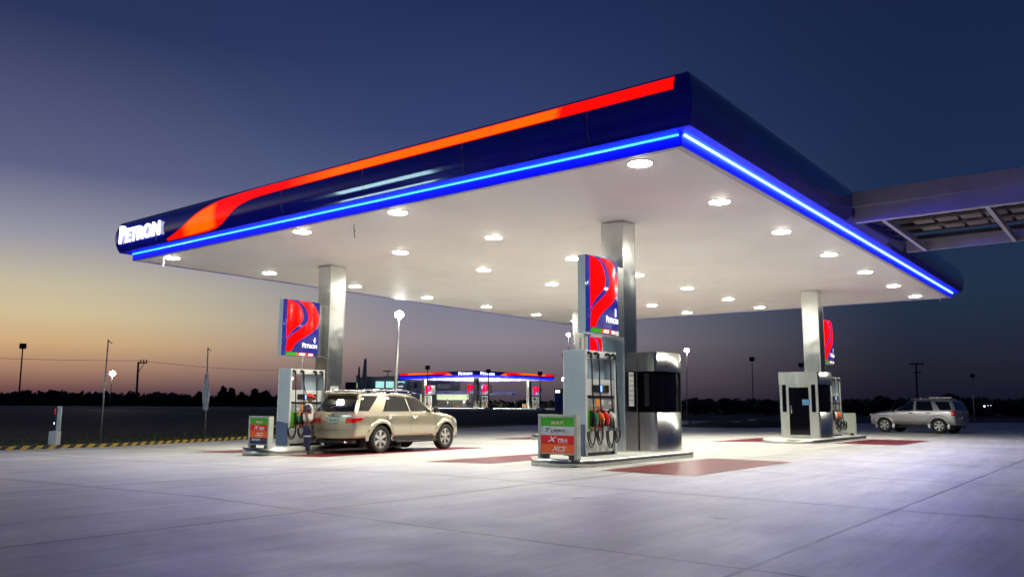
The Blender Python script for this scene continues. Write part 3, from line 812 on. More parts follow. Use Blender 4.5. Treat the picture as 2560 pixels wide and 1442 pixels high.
# ------------------------------------------------------------------ ground
def kerby(x):
    return interp(x, [-60, -1.6, 0.2, 2.2, 5.5, 9.7, 30, 36, 45, 72, 100], [27, 23.4, 23.3, 23.3, 24.3, 25.8, 32, 33.2, 35.6, 38, 40])
mb = MB(); xs = [-80 + 2.5 * k for k in range(63)]
def lotcol(x):
    yk = kerby(x); base = [-80, -50, -30, -20, -12, -6, 0, 4, 7, 10, 13, 16, 18, 20]
    return [(x, y, gz(y)) for y in base] + [(x, 20 + (yk - 20) * t, gz(20)) for t in (.33, .66, 1)]
rows = [lotcol(x) for x in xs]
mb.grid(rows, False, flip=True)
tag(mb.build('forecourt', CONC), kind='structure')
# painted red bays
for (x0, x1, y0, y1) in ((1.0, 6.0, .42, 2.35), (1.3, 6.3, 5.3, 7.25), (1.7, 8.6, 11.45, 13.25), (2.2, 8.0, 16.4, 18.3), (16.9, 21.7, .62, 2.72), (16.8, 21.8, 5.1, 7.2), (16.9, 21.8, 11.45, 13.25), (17.2, 22, 16.4, 18.3)):
    mb = MB(); n = 5
    mb.grid([[(x0 + (x1 - x0) * j, y0 + (y1 - y0) * k / n, gz(y0 + (y1 - y0) * k / n) + .0045) for j in (0, 1)] for k in range(n + 1)], False, flip=False)
    tag(mb.build('painted_bay', REDPAINT), kind='structure')
# rough land around
mb = MB(); rr = [0, 15, 22, 26, 30, 36, 42, 48, 52, 56, 60, 65, 70, 76, 82, 88, 95, 110, 140, 200, 300, 500, 900, 1800]
na = 120; rows = []
for k in range(na + 1):
    az = 2 * math.pi * k / na; dx, dy = math.cos(az), math.sin(az)
    side = (Vector((dx, dy, 0)).dot(RH)); front = Vector((dx, dy, 0)).dot(FH)
    w = 1.0 if side < .10 else max(0, 1 - (side - .10) / .08)
    row = []
    for r in rr:
        x, y = CAMP.x + dx * r, CAMP.y + dy * r
        t = min(1, max(0, (r - 56) / 32)); t = t * t * (3 - 2 * t)
        out = y > kerby(x) - .3 or x > 75 or front < -.2
        h = -.36 + 1.08 * t * w if out else -1.2
        if out: h += random.uniform(-.04, .06)
        if r > 90: h = -.3 * (1 - w) + .70 * w
        row.append((x, y, h))
    rows.append(row)
mb.grid(rows, True, flip=True)
tag(mb.build('ground', LAND), kind='structure')
# low dirt heap beyond the lot, right
mb = MB(); c = at(1890, 1050, 68)
rows = []
for i in range(25):
    row = []
    for j in range(11):
        u = i / 24 * 2 - 1; v = j / 10 * 2 - 1; h = max(0, 1 - u * u) * max(0, 1 - v * v) * .55 * (1 + .25 * math.sin(9 * u + 3 * v))
        p = Vector((c.x, c.y, -.42)) + RH * (u * 7) + FH * (v * 3.5); row.append((p.x, p.y, -.40 + h))
    rows.append(row)
mb.grid(rows, True, flip=True)
tag(mb.build('dirt_heap', LAND), 'low dark heap of soil at the lot edge, right of the round booth', 'dirt heap')
# distant road on the embankment (pale edge line) 
mb = MB(); a = at(-400, 1037, 93); b_ = at(1040, 1022, 98)
for k in range(2):
    pass
A = Vector((a.x, a.y, .72)); B = Vector((b_.x, b_.y, .72)); d = (B - A).normalized(); nrm = Vector((-d.y, d.x, 0))
if nrm.dot(FH) < 0: nrm = -nrm
pts = [A, B, B + nrm * .35, A + nrm * .35]
mb.prism([(p.x, p.y) for p in (pts if (pts[1] - pts[0]).cross(pts[2] - pts[1]).z > 0 else pts[::-1])], .3, .98)
tag(mb.build('road_parapet', pmat('parapet_concrete', (.40, .38, .38), .8)), 'long low pale parapet along the raised road beyond the grass', 'parapet')

# striped kerb
pts = [(x, kerby(x)) for x in [-14, -10, -6, -3, -1.6, .2, 2.2, 4, 5.5, 7.5, 9.7, 13, 17, 21, 26, 30, 36, 45, 58, 72]]
mb = MB(); zk = gz(20)
def krow(k):
    p = Vector((*pts[k], 0)); q = Vector((*pts[min(k + 1, len(pts) - 1)], 0)); o = Vector((*pts[max(k - 1, 0)], 0)); t = (q - o).normalized(); nn = Vector((-t.y, t.x, 0))
    return [(p.x, p.y, zk - .1), (p.x, p.y, zk + .10), (p.x + nn.x * .02, p.y + nn.y * .02, zk + .12), (p.x + nn.x * .15, p.y + nn.y * .15, zk + .12), (p.x + nn.x * .15, p.y + nn.y * .15, zk - .1)]
mb.grid([krow(k) for k in range(len(pts))], False, flip=True)
kb = mb.build('kerb', STRIPE)
cum = [0]
for a, c in zip(pts, pts[1:]): cum.append(cum[-1] + math.hypot(c[0] - a[0], c[1] - a[1]))
uvl = kb.data.uv_layers.new(name='UVMap')
for l in kb.data.loops:
    k, j = divmod(l.vertex_index, 5); uvl.data[l.index].uv = (cum[k] / .42, (0, .8, .85, 1.5, 1.9)[j] * .55)
tag(kb, kind='structure')

# ------------------------------------------------------------------ poles, lamps, flags
def flood_pole(px, ytop, dist, zb, lit, label, r=.05, pxb=None, base=False, dirx=1, hs=1.0, mat=None):
    p = at(px, ytop, dist); z = p.z
    q = at(pxb if pxb is not None else px, 1010, dist)
    root = empty('lamp_post', (q.x, q.y, zb), 0, label, 'lamp post', 'floodlight poles around the station')
    tx, ty, h = p.x - q.x, p.y - q.y, z - zb
    mb = MB(); mb.tube([(0, 0, 0), (tx, ty, h - .12 * hs)], [r, r * .7], 8); mb.build('pole', mat or (GALV if lit else DARKP), root)
    if base: MB().box(-.35, -.35, -.3, .35, .35, .45, .03).build('footing', CONCW, root)
    # head faces the camera side, tilted down
    mb = MB(); s = (.22 if lit else .30) * hs
    toc = (CAMP - p); toc.z = 0; toc.normalize(); rt = Vector((-toc.y, toc.x, 0))
    nrm = (toc * .9 + Vector((0, 0, -.45))).normalized(); up = nrm.cross(rt).normalized(); up = up if up.z > 0 else -up
    c = Vector((tx, ty, h)) + up * s * .4
    def P(a, b, c_): return tuple(c + rt * a + up * b + nrm * c_)
    i = len(mb.v)
    for cc in (-.12 * hs, .0):
        for a, b in ((-s, -s * .75), (s, -s * .75), (s * .9, s * .75), (-s * .9, s * .75)): mb.v.append(P(a, b, cc))
    for q_ in ((0, 3, 2, 1), (4, 5, 6, 7), (0, 1, 5, 4), (1, 2, 6, 5), (2, 3, 7, 6), (3, 0, 4, 7)): mb.face([i + k for k in q_])
    hd = mb.build('lamp_head', FLOODOFF, root)
    if lit:
        mb = MB(); n = 16; cc = mb.vert(P(0, 0, .14 * hs)); rg = [mb.vert(P(s * 1.25 * math.cos(2 * math.pi * k / n), s * 1.2 * math.sin(2 * math.pi * k / n), .01)) for k in range(n)]
        for k in range(n): mb.face((cc, rg[k], rg[(k + 1) % n]), True)
        mb.build('lens', FLOODW, hd)
    mb = MB(); mb.box(tx - .22 * hs, ty - .03, h - .15 * hs, tx + .22 * hs, ty + .03, h - .10 * hs); mb.build('bracket', GALV if lit else DARKP, root)
    return root
flood_pole(57, 868, 95, .7, False, 'unlit floodlight pole at the far left of the view', .09, 46, hs=1.1)
flood_pole(281, 935, 88, .7, True, 'lit floodlight pole at the left, right beside the tall bare flagpole', .05, 274, hs=1.0)
flood_pole(998, 790, 36, -.35, True, 'tall lit floodlight pole rising behind the champagne car', .075, 985, hs=.72)
flood_pole(1069, 921, 88, .6, False, 'dark floodlight pole before the left part of the distant canopy', .06, 1068, hs=.9)
flood_pole(1221, 930, 88, .6, False, 'dark floodlight pole before the middle of the distant canopy', .06, 1222, hs=.9, base=True)
flood_pole(1350, 936, 88, .6, False, 'dark floodlight pole before the right end of the distant canopy', .06, 1352, hs=.9, base=True)
flood_pole(1421, 838, 60, -.2, True, 'lit floodlight pole just left of sign 8', .05, 1420, hs=.55)
flood_pole(1411, 949, 95, .6, True, 'lit floodlight pole at the left edge of dispenser 8, low on the horizon', .05, 1411, hs=1.1)
flood_pole(1717, 877, 70, -.35, True, 'lit floodlight pole right of the round booth', .06, 1715, base=True, hs=.75)
flood_pole(1880, 900, 85, -.35, False, 'dark floodlight pole between the two booths, with a concrete footing', .055, 1882, base=True, hs=.9)
flood_pole(2003, 915, 85, -.35, False, 'dark floodlight pole behind the left shoulder of the right booth', .05, 2003, hs=.9)
flood_pole(2431, 941, 75, -.3, False, 'dim floodlight pole behind the silver car', .045, 2433, hs=.6, mat=GALV)
flood_pole(725, 948, 70, .1, True, 'lit floodlight pole seen through the top opening of dispenser 4', .04, 724, hs=.8)

def flagpole(base, top, label, banner=None, bmat=CLOTH, r=.035, name='flagpole'):
    root = empty(name, base, 0, label, 'flagpole', 'flagpoles and banner poles')
    tx, ty, tz = top[0] - base[0], top[1] - base[1], top[2] - base[2]
    MB().tube([(0, 0, 0), (tx, ty, tz)], [r, r * .7], 8).build('pole', GALV, root)
    MB().tube([(tx, ty, tz - .05), (tx + .1, ty - .13, tz - .16)], .02, 6).build('finial', GALV, root)
    if banner:
        z0, z1, w = banner; mb = MB(); rows = []
        for k in range(25):
            z = z1 + (z0 - z1) * k / 24; ww = w * (.55 + .45 * math.sin(k / 24 * math.pi * .75)) * (.6 if k < 12 and w < .3 else 1)
            f = (z - base[2]) / tz; cx, cy = tx * f, ty * f
            rows.append([Vector((cx, cy, z - base[2])) + RH * (ww * (j / 8 - .5)) + FH * (-.045 + .035 * math.sin(j * 1.9 + k * .35)) for j in range(9)])
        mb.grid(rows, True); mb.build('banner', bmat, root)
    return root
flagpole((2.95, 26.4, -.36), tuple(at(271, 848, 35.8)), 'tall bare leaning flagpole on the grass behind the striped kerb')
p0 = at(512, 1097, 39.2)
flagpole((p0.x, p0.y, -.36), tuple(at(520, 868, 39.2)), 'flagpole with a furled white banner left of dispenser 4', (.95, 2.55, .30))
p0 = at(908, 975, 110); flagpole((p0.x, p0.y, .7), tuple(at(914, 893, 110)), 'distant pole with a long tapering banner before the lit building', (2.2, 7.3, .62), CLOTHD, .05)
p0 = at(898, 975, 112); flagpole((p0.x, p0.y, .7), tuple(at(898, 914, 112)), 'shorter distant banner pole left of the long banner', (3.2, 6.3, .4), CLOTHD, .04)

def utility_pole(px, ytop, dist, zb, arm, label, pxb=None, double=False):
    p = at(px, ytop, dist); q = at(pxb or px, 1000, dist); root = empty('utility_pole', (q.x, q.y, zb), 0, label, 'utility pole', 'electricity poles')
    h = p.z - zb; t = Vector((p.x - q.x, p.y - q.y, h))
    MB().tube([(0, 0, 0), tuple(t)], [.14, .10], 8).build('pole', DARKP, root)
    mb = MB()
    for k, (z, l0, l1) in enumerate(((0, arm[0], arm[1]), (-1.0, arm[0] * .45, arm[1] * .7)) if double else ((0, arm[0], arm[1]),)):
        a = t + Vector((0, 0, z - .1)) + RH * l0; b = t + Vector((0, 0, z - .1)) + RH * l1; mb.tube([tuple(a), tuple(b)], .07, 4)
    if not double: mb.tube([tuple(t + Vector((0, 0, -1.2))), tuple(t + RH * arm[1] * .7 + Vector((0, 0, -.12)))], .035, 4)
    mb.build('crossarm', DARKP, root)
    mb = MB()
    for k in range(3):
        c = t + RH * (arm[0] + (arm[1] - arm[0]) * (.25 + .32 * k)); mb.tube([tuple(c + Vector((0, 0, -.05))), tuple(c + Vector((0, 0, .22)))], [.04, .07], 6)
    mb.build('insulator', DARKP, root)
    return root
utility_pole(346, 904, 95, .6, (0, .95), 'electricity pole with a one-sided crossarm left of the white banner', 341)
utility_pole(2290, 908, 110, -.3, (-.9, .9), 'electricity pole with two crossarms above the silver car', 2291, True)
def wire(pts, label, r=.018):
    mb = MB(); P = [at(*p) for p in pts]; out = []
    for a, c in zip(P, P[1:]):
        sag = (c - a).length * .008
        for k in range(9):
            u = k / 8; v = a.lerp(c, u); v.z -= sag * 4 * u * (1 - u); out.append(tuple(v))
    mb.tube(out, r, 4); tag(mb.build('power_line', DARKP), label, 'power line', 'overhead wires')
wire([(-160, 888, 100), (352, 901, 95)], 'overhead wire crossing the left edge of the sunset sky')
wire([(352, 901, 95), (700, 925, 125)], 'overhead wire from the one-armed pole towards dispenser 4')

# boom barrier, raised
root = empty('boom_barrier', (1.02, 25.85, -.36), R(-52), 'white boom barrier cabinet with its arm raised, on the left kerb', 'barrier gate')
MB().box(-.15, -.15, 0, .15, .15, .56, .015).build('cabinet', WHITEP, root)
mb = MB(); mb.tube([(.03, 0, .5), (.10, 0, .62)], .03, 8); mb.box(.05, -.05, .58, .19, .02, 1.47, .01); mb.build('arm', WHITEP, root)
MB().box(-.03, -.03, .60, .048, .03, 1.47, .01).build('arm_guard', BLACKP, root)
MB().box(-.05, -.04, 1.16, -.031, .04, 1.38).build('red_lamp', pmat('small_red_light', (.3, 0, .01), .3, emit=(1, .01, .05), es=.6), root)
MB().box(-.06, -.04, .80, -.031, .04, .88).build('white_lamp', pmat('small_white_light', (.6, .6, .8), .3, emit=(.7, .7, 1), es=2), root)

# ------------------------------------------------------------------ covered walkway, right
W0 = (9.05, 15.1); XA, XB = -.42, -14.5      # runs towards -Y
wk = empty('covered_walkway', (W0[0], 0, 0), 0, 'high steel covered walkway joining the canopy at the right edge', 'walkway')
ww = W0[1] - W0[0] - .4
mb = MB(); mb.box(0, XB, 5.95, .07, XA, 6.33); mb.box(.01, XB, 5.93, .20, XA, 5.947); b1 = mb.build('edge_beam', WALKB, wk)
mb = MB(); mb.box(-.07, XB, 6.335, .05, XA + .02, 6.72); mb.build('gutter', WALKB, wk)
mb = MB(); mb.box(ww, XB, 6.03, ww + .10, XA, 6.42); mb.build('edge_beam', WALKB, wk)
mb = MB()
y = XA - .55
while y > XB:
    mb.box(.202, y - .05, 6.0, ww - .002, y + .05, 6.16); y -= 2.35
mb.build('rafter', WALKB, wk)
mb = MB(); mb.box(.052, XB, 6.60, ww + .05, XA, 6.63); mb.build('roof_sheet', WALKR, wk)
mb = MB()
for k in range(6): mb.box(.35 + k * 1.02, XB, 6.36, .43 + k * 1.02, XA, 6.47)
mb.build('purlin', DARKP, wk)
random.seed(3)
for k in range(4):
    x = .52 + k * .98; y = XA - .8
    while y > XB:
        if random.random() < .97: MB().box(x, y - .52, 6.31, x + .52, y - .04, 6.34).build('skylight_panel', WALKL, wk)
        y -= .58
# far support of the walkway, outside the view
MB().box(.3, XB + .4, 0, .7, XB + .8, 5.92).build('post', WALKB, wk)
MB().box(ww - .5, XB + .4, 0, ww - .1, XB + .8, 6.02).build('post', WALKB, wk)

# ------------------------------------------------------------------ vehicles
def car(name, label, spec):
    root = empty(name, (0, 0, 0), 0, label, 'car')
    S = spec; paint = S['paint']; Lh = S['len'] / 2
    # stations along x (x+ = front): x, zroof, roofhalf, zbelt, widthscale, zbot
    st_ = S['stations']; HW = S['hw']
    def ringpts(s):
        x, zr, wr, zb, ws, z0 = s
        w = HW * ws
        P = [(0, z0), (w * .86, z0), (w * .95, z0 + .07), (w * .985, z0 + .22), (w * 1.0, (z0 + zb) / 2 + .05), (w * .985, zb - .12), (w * .955, zb),
             (w * .955 + (wr - w * .955) * .5, zb + (zr - zb) * .50), (wr + .03 * ws, zr - .085 * min(1, (zr - zb) / .3)), (wr - .05, zr - .03 * min(1, (zr - zb) / .3)), (wr * .55, zr), (0, zr + .012)]
        if zr - zb < .25:   # bonnet-like section
            P[7] = (w * .93, zb + (zr - zb) * .45); P[8] = (w * .84, zb + (zr - zb) * .8); P[9] = (w * .70, zb + (zr - zb) * .95); P[10] = (w * .4, zr); P[11] = (0, zr + .01)
        return x, P
    rings = [ringpts(s) for s in st_]
    def xs_(x, z, zb):   # rake of the tail
        if x < -Lh + .65:
            k = (-Lh + .65 - x) / .55
            return x + k * S['rake'] * max(0, z - zb) ** 1.0 - k * 0.0
        return x
    bm = bmesh.new(); n = len(rings[0][1]); vr = []
    for (x, P), s in zip(rings, st_):
        row = [bm.verts.new((xs_(x, z, s[3]), -w, z)) for (w, z) in P]
        row += [bm.verts.new((xs_(x, z, s[3]), w, z)) for (w, z) in P[-2:0:-1]]
        vr.append(row)
    m = len(vr[0])
    for a, c in zip(vr, vr[1:]):
        for k in range(m): bm.faces.new((a[k], a[(k + 1) % m], c[(k + 1) % m], c[k]))
    for row in (vr[0], vr[-1]):
        ks = len(P)
        for k in range(1, ks - 1):      # cap as strips between the two sides
            a, b_, c_, d_ = row[k], row[k + 1] if k + 1 < ks else None, None, None
        half = row[:ks]; other = [row[0]] + [row[m - k] for k in range(1, ks - 1)] + [row[ks - 1]]
        for k in range(ks - 1):
            vs = []
            for v in (half[k], half[k + 1], other[k + 1], other[k]):
                if v not in vs: vs.append(v)
            try: bm.faces.new(vs)
            except ValueError: pass
    bmesh.ops.recalc_face_normals(bm, faces=bm.faces[:])
    me = bpy.data.meshes.new('body'); bm.to_mesh(me); bm.free()
    me.materials.append(paint); me.materials.append(BLACKP)
    body = bpy.data.objects.new('body', me); COL.objects.link(body); body.parent = root
    # wheel wells
    cut = MB()
    for wx in S['wheels']:
        r = S['well']; N = 28
        for s_ in (-1, 1):
            y0, y1 = (s_ * (HW - .42), s_ * (HW + .3)); a_, b_ = min(y0, y1), max(y0, y1); i = len(cut.v)
            for yy in (a_, b_):
                for k in range(N):
                    an = 2 * math.pi * k / N; cut.v.append((wx + r * math.cos(an), yy, S['wr'] + .03 + r * math.sin(an)))
            for k in range(N): cut.face((i + k, i + (k + 1) % N, i + N + (k + 1) % N, i + N + k))
            cut.face([i + k for k in reversed(range(N))]); cut.face([i + N + k for k in range(N)])
    cm = [BLACKP]; co = cut.build('cutter', [paint, BLACKP])
    for p in co.data.polygons: p.material_index = 1
    bmc = bmesh.new(); bmc.from_mesh(co.data); bmesh.ops.recalc_face_normals(bmc, faces=bmc.faces[:]); bmc.to_mesh(co.data); bmc.free()
    sub = body.modifiers.new('s', 'SUBSURF'); sub.levels = 2; sub.render_levels = 2
    bo = body.modifiers.new('b', 'BOOLEAN'); bo.object = co; bo.operation = 'DIFFERENCE'; bo.solver = 'EXACT'
    sub.show_viewport = True
    # sub-surfaced copy for looking up the side surface
    dg = bpy.context.evaluated_depsgraph_get(); dg.update()
    ev = body.evaluated_get(dg); me2 = bpy.data.meshes.new_from_object(ev, preserve_all_data_layers=True, depsgraph=dg)
    body.modifiers.remove(bo)
    dg = bpy.context.evaluated_depsgraph_get(); dg.update(); me3 = bpy.data.meshes.new_from_object(body.evaluated_get(dg))
    body.modifiers.clear(); body.data = me2
    bpy.data.objects.remove(co)
    for p in me2.polygons: p.use_smooth = True
    me2.update()
    for p in me2.polygons:
        if p.material_index == 1: p.use_smooth = False
    from mathutils.bvhtree import BVHTree
    bv = BVHTree.FromPolygons([v.co for v in me3.vertices], [p.vertices for p in me3.polygons]); bpy.data.meshes.remove(me3)
    def sidey(x, z):
        h = bv.ray_cast(Vector((x, -3, z)), Vector((0, 1, 0)));  return h[0].y if h[0] else None
    def rearx(y, z, front=False):
        h = bv.ray_cast(Vector((6 if front else -6, y, z)), Vector((-1 if front else 1, 0, 0))); return h[0].x if h[0] else None
    def inpoly(poly, nx=10, nz=7):
        """4-corner patch (x,z): bl, br, tr, tl -> grid of points"""
        bl, br, tr, tl = [Vector(p) for p in poly]; g = []
        for j in range(nz + 1):
            v = j / nz; a = bl.lerp(tl, v); c = br.lerp(tr, v); g.append([a.lerp(c, i / nx) for i in range(nx + 1)])
        return g
    def sidepatch(nm, mat, poly, off=.006, par=None, sides=(-1, 1), thick=0, each=False):
        o = None; mb = MB()
        for s_ in sides:
            g = inpoly(poly); rows = []
            for r_ in g: rows.append([(p.x, s_ * (abs(sidey(p.x, p.y) or -HW * .9) + off), p.y) for p in r_])
            mb.grid(rows, True, flip=s_ > 0)
            if each: o = mb.build(nm, mat, par or root); mb = MB()
        return o if each else mb.build(nm, mat, par or root)
    def endpatch(nm, mat, poly, off=.006, front=False, par=None, ny=10):
        g = inpoly(poly, ny, 6); rows = []; last = 0
        for r_ in g:
            row = []
            for p in r_:
                x = rearx(p.x, p.y, front); x = (Lh if front else -Lh) if x is None else x; row.append((x + (off if front else -off), p.x, p.y))
            rows.append(row)
        mb = MB(); mb.grid(rows, True, flip=not front); return mb.build(nm, mat, par or root)
    S['detail'](root, body, sidepatch, endpatch, sidey, rearx)
    # wheels
    wr = S['wr']
    w0 = None
    for wx in S['wheels']:
        for s_ in (-1, 1):
            if w0 is None:
                w0 = empty('wheel', (0, 0, 0)); w0.parent = root
                prof = [(.62, -.02), (.66, -.105), (.80, -.125), (.955, -.118), (1.0, -.085), (1.0, .085), (.955, .118), (.66, .11), (.62, .02)]
                mb = MB(); N = 36; rings_ = []
                for k in range(N):
                    a = 2 * math.pi * k / N; rings_.append([mb.vert((wr * q * math.cos(a), w, wr * q * math.sin(a))) for q, w in prof])
                for k in range(N):
                    a, c = rings_[k], rings_[(k + 1) % N]
                    for j in range(len(prof) - 1): mb.face((a[j], a[j + 1], c[j + 1], c[j]), j in (1, 2, 3, 4, 5, 6))
                mb.build('tyre', TYRE, w0)
                mb = MB(); rr_ = wr * .655; n6 = S['spokes']
                pr = [(rr_, -.095), (rr_ * .93, -.10), (rr_ * .90, -.06), (rr_ * .90, .06)]
                rg = [[mb.vert((q * math.cos(2 * math.pi * k / N), w, q * math.sin(2 * math.pi * k / N))) for q, w in pr] for k in range(N)]
                for k in range(N):
                    a, c = rg[k], rg[(k + 1) % N]
                    for j in range(3): mb.face((a[j], c[j], c[j + 1], a[j + 1]), False)
                for k in range(n6):
                    a = 2 * math.pi * k / n6 + math.pi / 2; ca, sa = math.cos(a), math.sin(a)
                    def Q(rad, t, y): return (rad * ca - t * sa, y, rad * sa + t * ca)
                    sw = rr_ * S['spw']; i = len(mb.v)
                    for (rad, t) in ((.02, sw * .55), (.02, -sw * .55), (rr_ * .95, -sw), (rr_ * .95, sw)): mb.v.append(Q(rad, t, -.092 if rad > .1 else -.078))
                    for (rad, t) in ((.02, sw * .55), (.02, -sw * .55), (rr_ * .95, -sw), (rr_ * .95, sw)): mb.v.append(Q(rad, t, -.05))
                    for q_ in ((0, 1, 2, 3), (4, 7, 6, 5), (0, 4, 5, 1), (1, 5, 6, 2), (2, 6, 7, 3), (3, 7, 4, 0)): mb.face([i + z for z in q_])
                mb.tube([(0, -.10, 0), (0, -.05, 0)], .045, 12)
                mb.build('rim', RIM, w0)
                mb = MB(); mb.tube([(0, -.045, 0), (0, -.02, 0)], rr_ * .9, 24); mb.build('brake_disc', BLACKP, w0)
                w = w0
            else:
                w = w0.copy(); COL.objects.link(w)
                for ch in children(w0):
                    c2 = ch.copy(); COL.objects.link(c2); c2.parent = w
            w.parent = root; w.location = (wx, s_ * (HW - .125), wr); w.rotation_euler = (0, 0, 0 if s_ < 0 else math.pi)
    return root

def suv_detail(root, body, sidepatch, endpatch, sidey, rearx):
    # side glass: rear quarter, rear door, front door (bl, br, tr, tl)
    sidepatch('quarter_window', GLASSC, ((-2.30, 1.225), (-1.92, 1.225), (-1.42, 1.665), (-2.06, 1.665)), each=True)
    sidepatch('rear_door_window', GLASSC, ((-1.33, 1.215), (-.14, 1.215), (-.26, 1.675), (-1.02, 1.675)), each=True)
    sidepatch('front_door_window', GLASSC, ((-.08, 1.215), (.90, 1.20), (.46, 1.61), (-.20, 1.675)), each=True)
    sidepatch('rain_visor', BLACKP, ((-1.04, 1.66), (.50, 1.60), (.38, 1.675), (-.98, 1.70)), off=.02, each=True)
    sidepatch('pillar_seam', BLACKP, ((-1.12, 1.215), (-1.10, 1.215), (-.98, 1.67), (-1.0, 1.67)), off=.010, each=True)
    # door seams
    for nm, p in (('door_seam', ((-1.0, .86), (-.985, .86), (-1.33, 1.21), (-1.345, 1.21))), ('door_seam', ((-.13, .46), (-.115, .46), (-.10, 1.21), (-.115, 1.21))),
                  ('door_seam', ((1.13, .48), (1.145, .48), (1.12, 1.16), (1.105, 1.16))), ('sill_seam', ((-.9, .452), (1.36, .452), (1.36, .466), (-.9, .466)))):
        sidepatch(nm, BLACKP, p, off=.003, each=True)
    sidepatch('rub_line', paint_edge, ((-.86, .60), (1.1, .60), (1.1, .64), (-.86, .64)), off=.012, each=True)
    for hx in (-1.06, .08):
        y = -abs(sidey(hx, 1.03) or .9)
        for s_ in (-1, 1):
            mb = MB(); mb.tube([(hx - .1, s_ * (-y + .01), 1.03), (hx - .06, s_ * (-y + .045), 1.035), (hx + .08, s_ * (-y + .045), 1.035), (hx + .12, s_ * (-y + .01), 1.03)], .022, 8)
            mb.sphere((hx, s_ * (-y + .004), 1.02), .065, 10, (1.2, .18, .7)); mb.build('door_handle', CHROME, root)
    # flares
    for wx in (-1.42, 1.63):
        for s_ in (-1, 1):
            mb = MB(); rows = []
            for k in range(25):
                a = R(-4) + R(188) * k / 24; row = []; tp = min(1, k / 4, (24 - k) / 4)
                for q, off in ((.478, .045 * tp), (.50, .055 * tp), (.56, .035 * tp), (.60, .0)):
                    x = wx + q * math.cos(a); z = .40 + q * math.sin(a); yy = abs(sidey(x, max(z, .36)) or -.9); row.append((x, s_ * (max(yy, .88) + off + .004), z))
                rows.append(row)
            mb.grid(rows, True, flip=s_ < 0); mb.build('wheel_flare', SUVP, root)
    # rear: glass, lamps, plate, garnish, bumper line, wiper
    endpatch('rear_window', GLASSC, ((-.86, 1.21), (.86, 1.21), (.69, 1.67), (-.69, 1.67)), .008, ny=18)
    for s_ in (-1, 1):
        p = ((s_ * .50, .87), (s_ * .905, .90), (s_ * .90, 1.10), (s_ * .56, 1.12)); p = p if s_ > 0 else (p[1], p[0], p[3], p[2])
        l = endpatch('tail_lamp', TAILR, p, .014)
        p = ((s_ * .55, 1.02), (s_ * .905, 1.02), (s_ * .90, 1.15), (s_ * .56, 1.145)); p = p if s_ > 0 else (p[1], p[0], p[3], p[2])
        endpatch('clear_section', TAILW, p, .020, par=l)
    sidepatch('tail_lamp_wrap', TAILR, ((-2.42, .93), (-2.24, .95), (-2.14, 1.03), (-2.42, 1.03)), off=.012, each=True)
    sidepatch('tail_lamp_wrap_clear', TAILW, ((-2.42, 1.032), (-2.14, 1.032), (-2.08, 1.12), (-2.40, 1.12)), off=.014, each=True)
    pl = endpatch('number_plate', PLATE, ((-.20, .89), (.20, .89), (.20, 1.03), (-.20, 1.03)), .02)
    x = (rearx(0, .96) or -2.5) - .024
    text([('ZMG 8124', 1, .01, 0, 1)], .33, .08, plane_mtx((x, 0, .96), (0, -1, 0), (-1, 0, 0)), INK, 'registration', pl, .002)
    endpatch('garnish', CHROME, ((-.30, 1.065), (.30, 1.065), (.30, 1.10), (-.30, 1.10)), .03)
    x = (rearx(0, 1.15) or -2.5) - .01
    mb = MB(); mb.tube([(x, -.09, 1.155), (x - .01, 0, 1.18), (x, .09, 1.155)], .010, 6); mb.tube([(x, -.05, 1.13), (x - .01, 0, 1.16), (x, .05, 1.13)], .008, 6); mb.build('badge', CHROME, root)
    mb = MB(); xa = (rearx(.25, 1.23) or -2.4) - .03; mb.tube([(xa, -.05, 1.21), (xa - .01, -.1, 1.25), (xa + .02, .45, 1.27)], .013, 6); mb.build('rear_wiper', BLACKP, root)
    endpatch('bumper_seam', BLACKP, ((-.86, .665), (.86, .665), (.86, .678), (-.86, .678)), .004)
    MB().box(-2.42, -.75, .30, -2.22, .75, .40, .03).build('tow_bar', BLACKP, root)
    mb = MB(); mb.tube([(-2.2, -.55, .33), (-2.52, -.55, .33)], .028, 10); mb.build('exhaust', METAL, root)
    # open filler flap on the far rear side
    MB().box(-2.05, .93, .98, -1.86, .945, 1.14).build('fuel_flap', SUVP, root)
    # roof spoiler, rails
    mb = MB(); mb.box(-2.33, -.66, 1.715, -2.02, .66, 1.75, .02); mb.build('roof_spoiler', SUVP, root)
    for s_ in (-1, 1):
        mb = MB(); mb.tube([(-2.15, s_ * .66, 1.77), (-1.8, s_ * .67, 1.84), (-.1, s_ * .67, 1.85), (.38, s_ * .66, 1.77)], .020, 8)
        for xx in (-1.75, -.9, .1): mb.box(xx - .08, s_ * .67 - .025, 1.735, xx + .08, s_ * .67 + .025, 1.825, .01)
        mb.build('roof_rail', CHROME, root)
    # running boards, lights, mirrors, windscreen
    for s_ in (-1, 1):
        mb = MB(); mb.box(-.82, min(s_ * .80, s_ * 1.0), .295, 1.12, max(s_ * .80, s_ * 1.0), .345, .015)
        mb.tube([(-.80, s_ * 1.0, .31), (1.1, s_ * 1.0, .31)], .026, 8); mb.build('running_board', BLACK, root)
        mb = MB(); mb.box(-.9, min(s_ * .78, s_ * .9), .34, 1.2, max(s_ * .78, s_ * .9), .45); mb.build('sill', BLACKP, root)
        mb = MB(); mb.sphere((.98, s_ * 1.03, 1.27), .12, 12, (.6, .9, .9)); mb.tube([(1.0, s_ * .86, 1.21), (.98, s_ * .98, 1.24)], .03, 6); mb.build('mirror', BLACKP, root)
        mb = MB(); mb.box(-1.98, s_ * .72 - .12, .18, -1.95, s_ * .72 + .12, .42); mb.build('mud_flap', BLACK, root)
    endpatch('windscreen', GLASSC, ((-.68, 1.24), (.68, 1.24), (.58, 1.62), (-.58, 1.62)), .006, front=True)
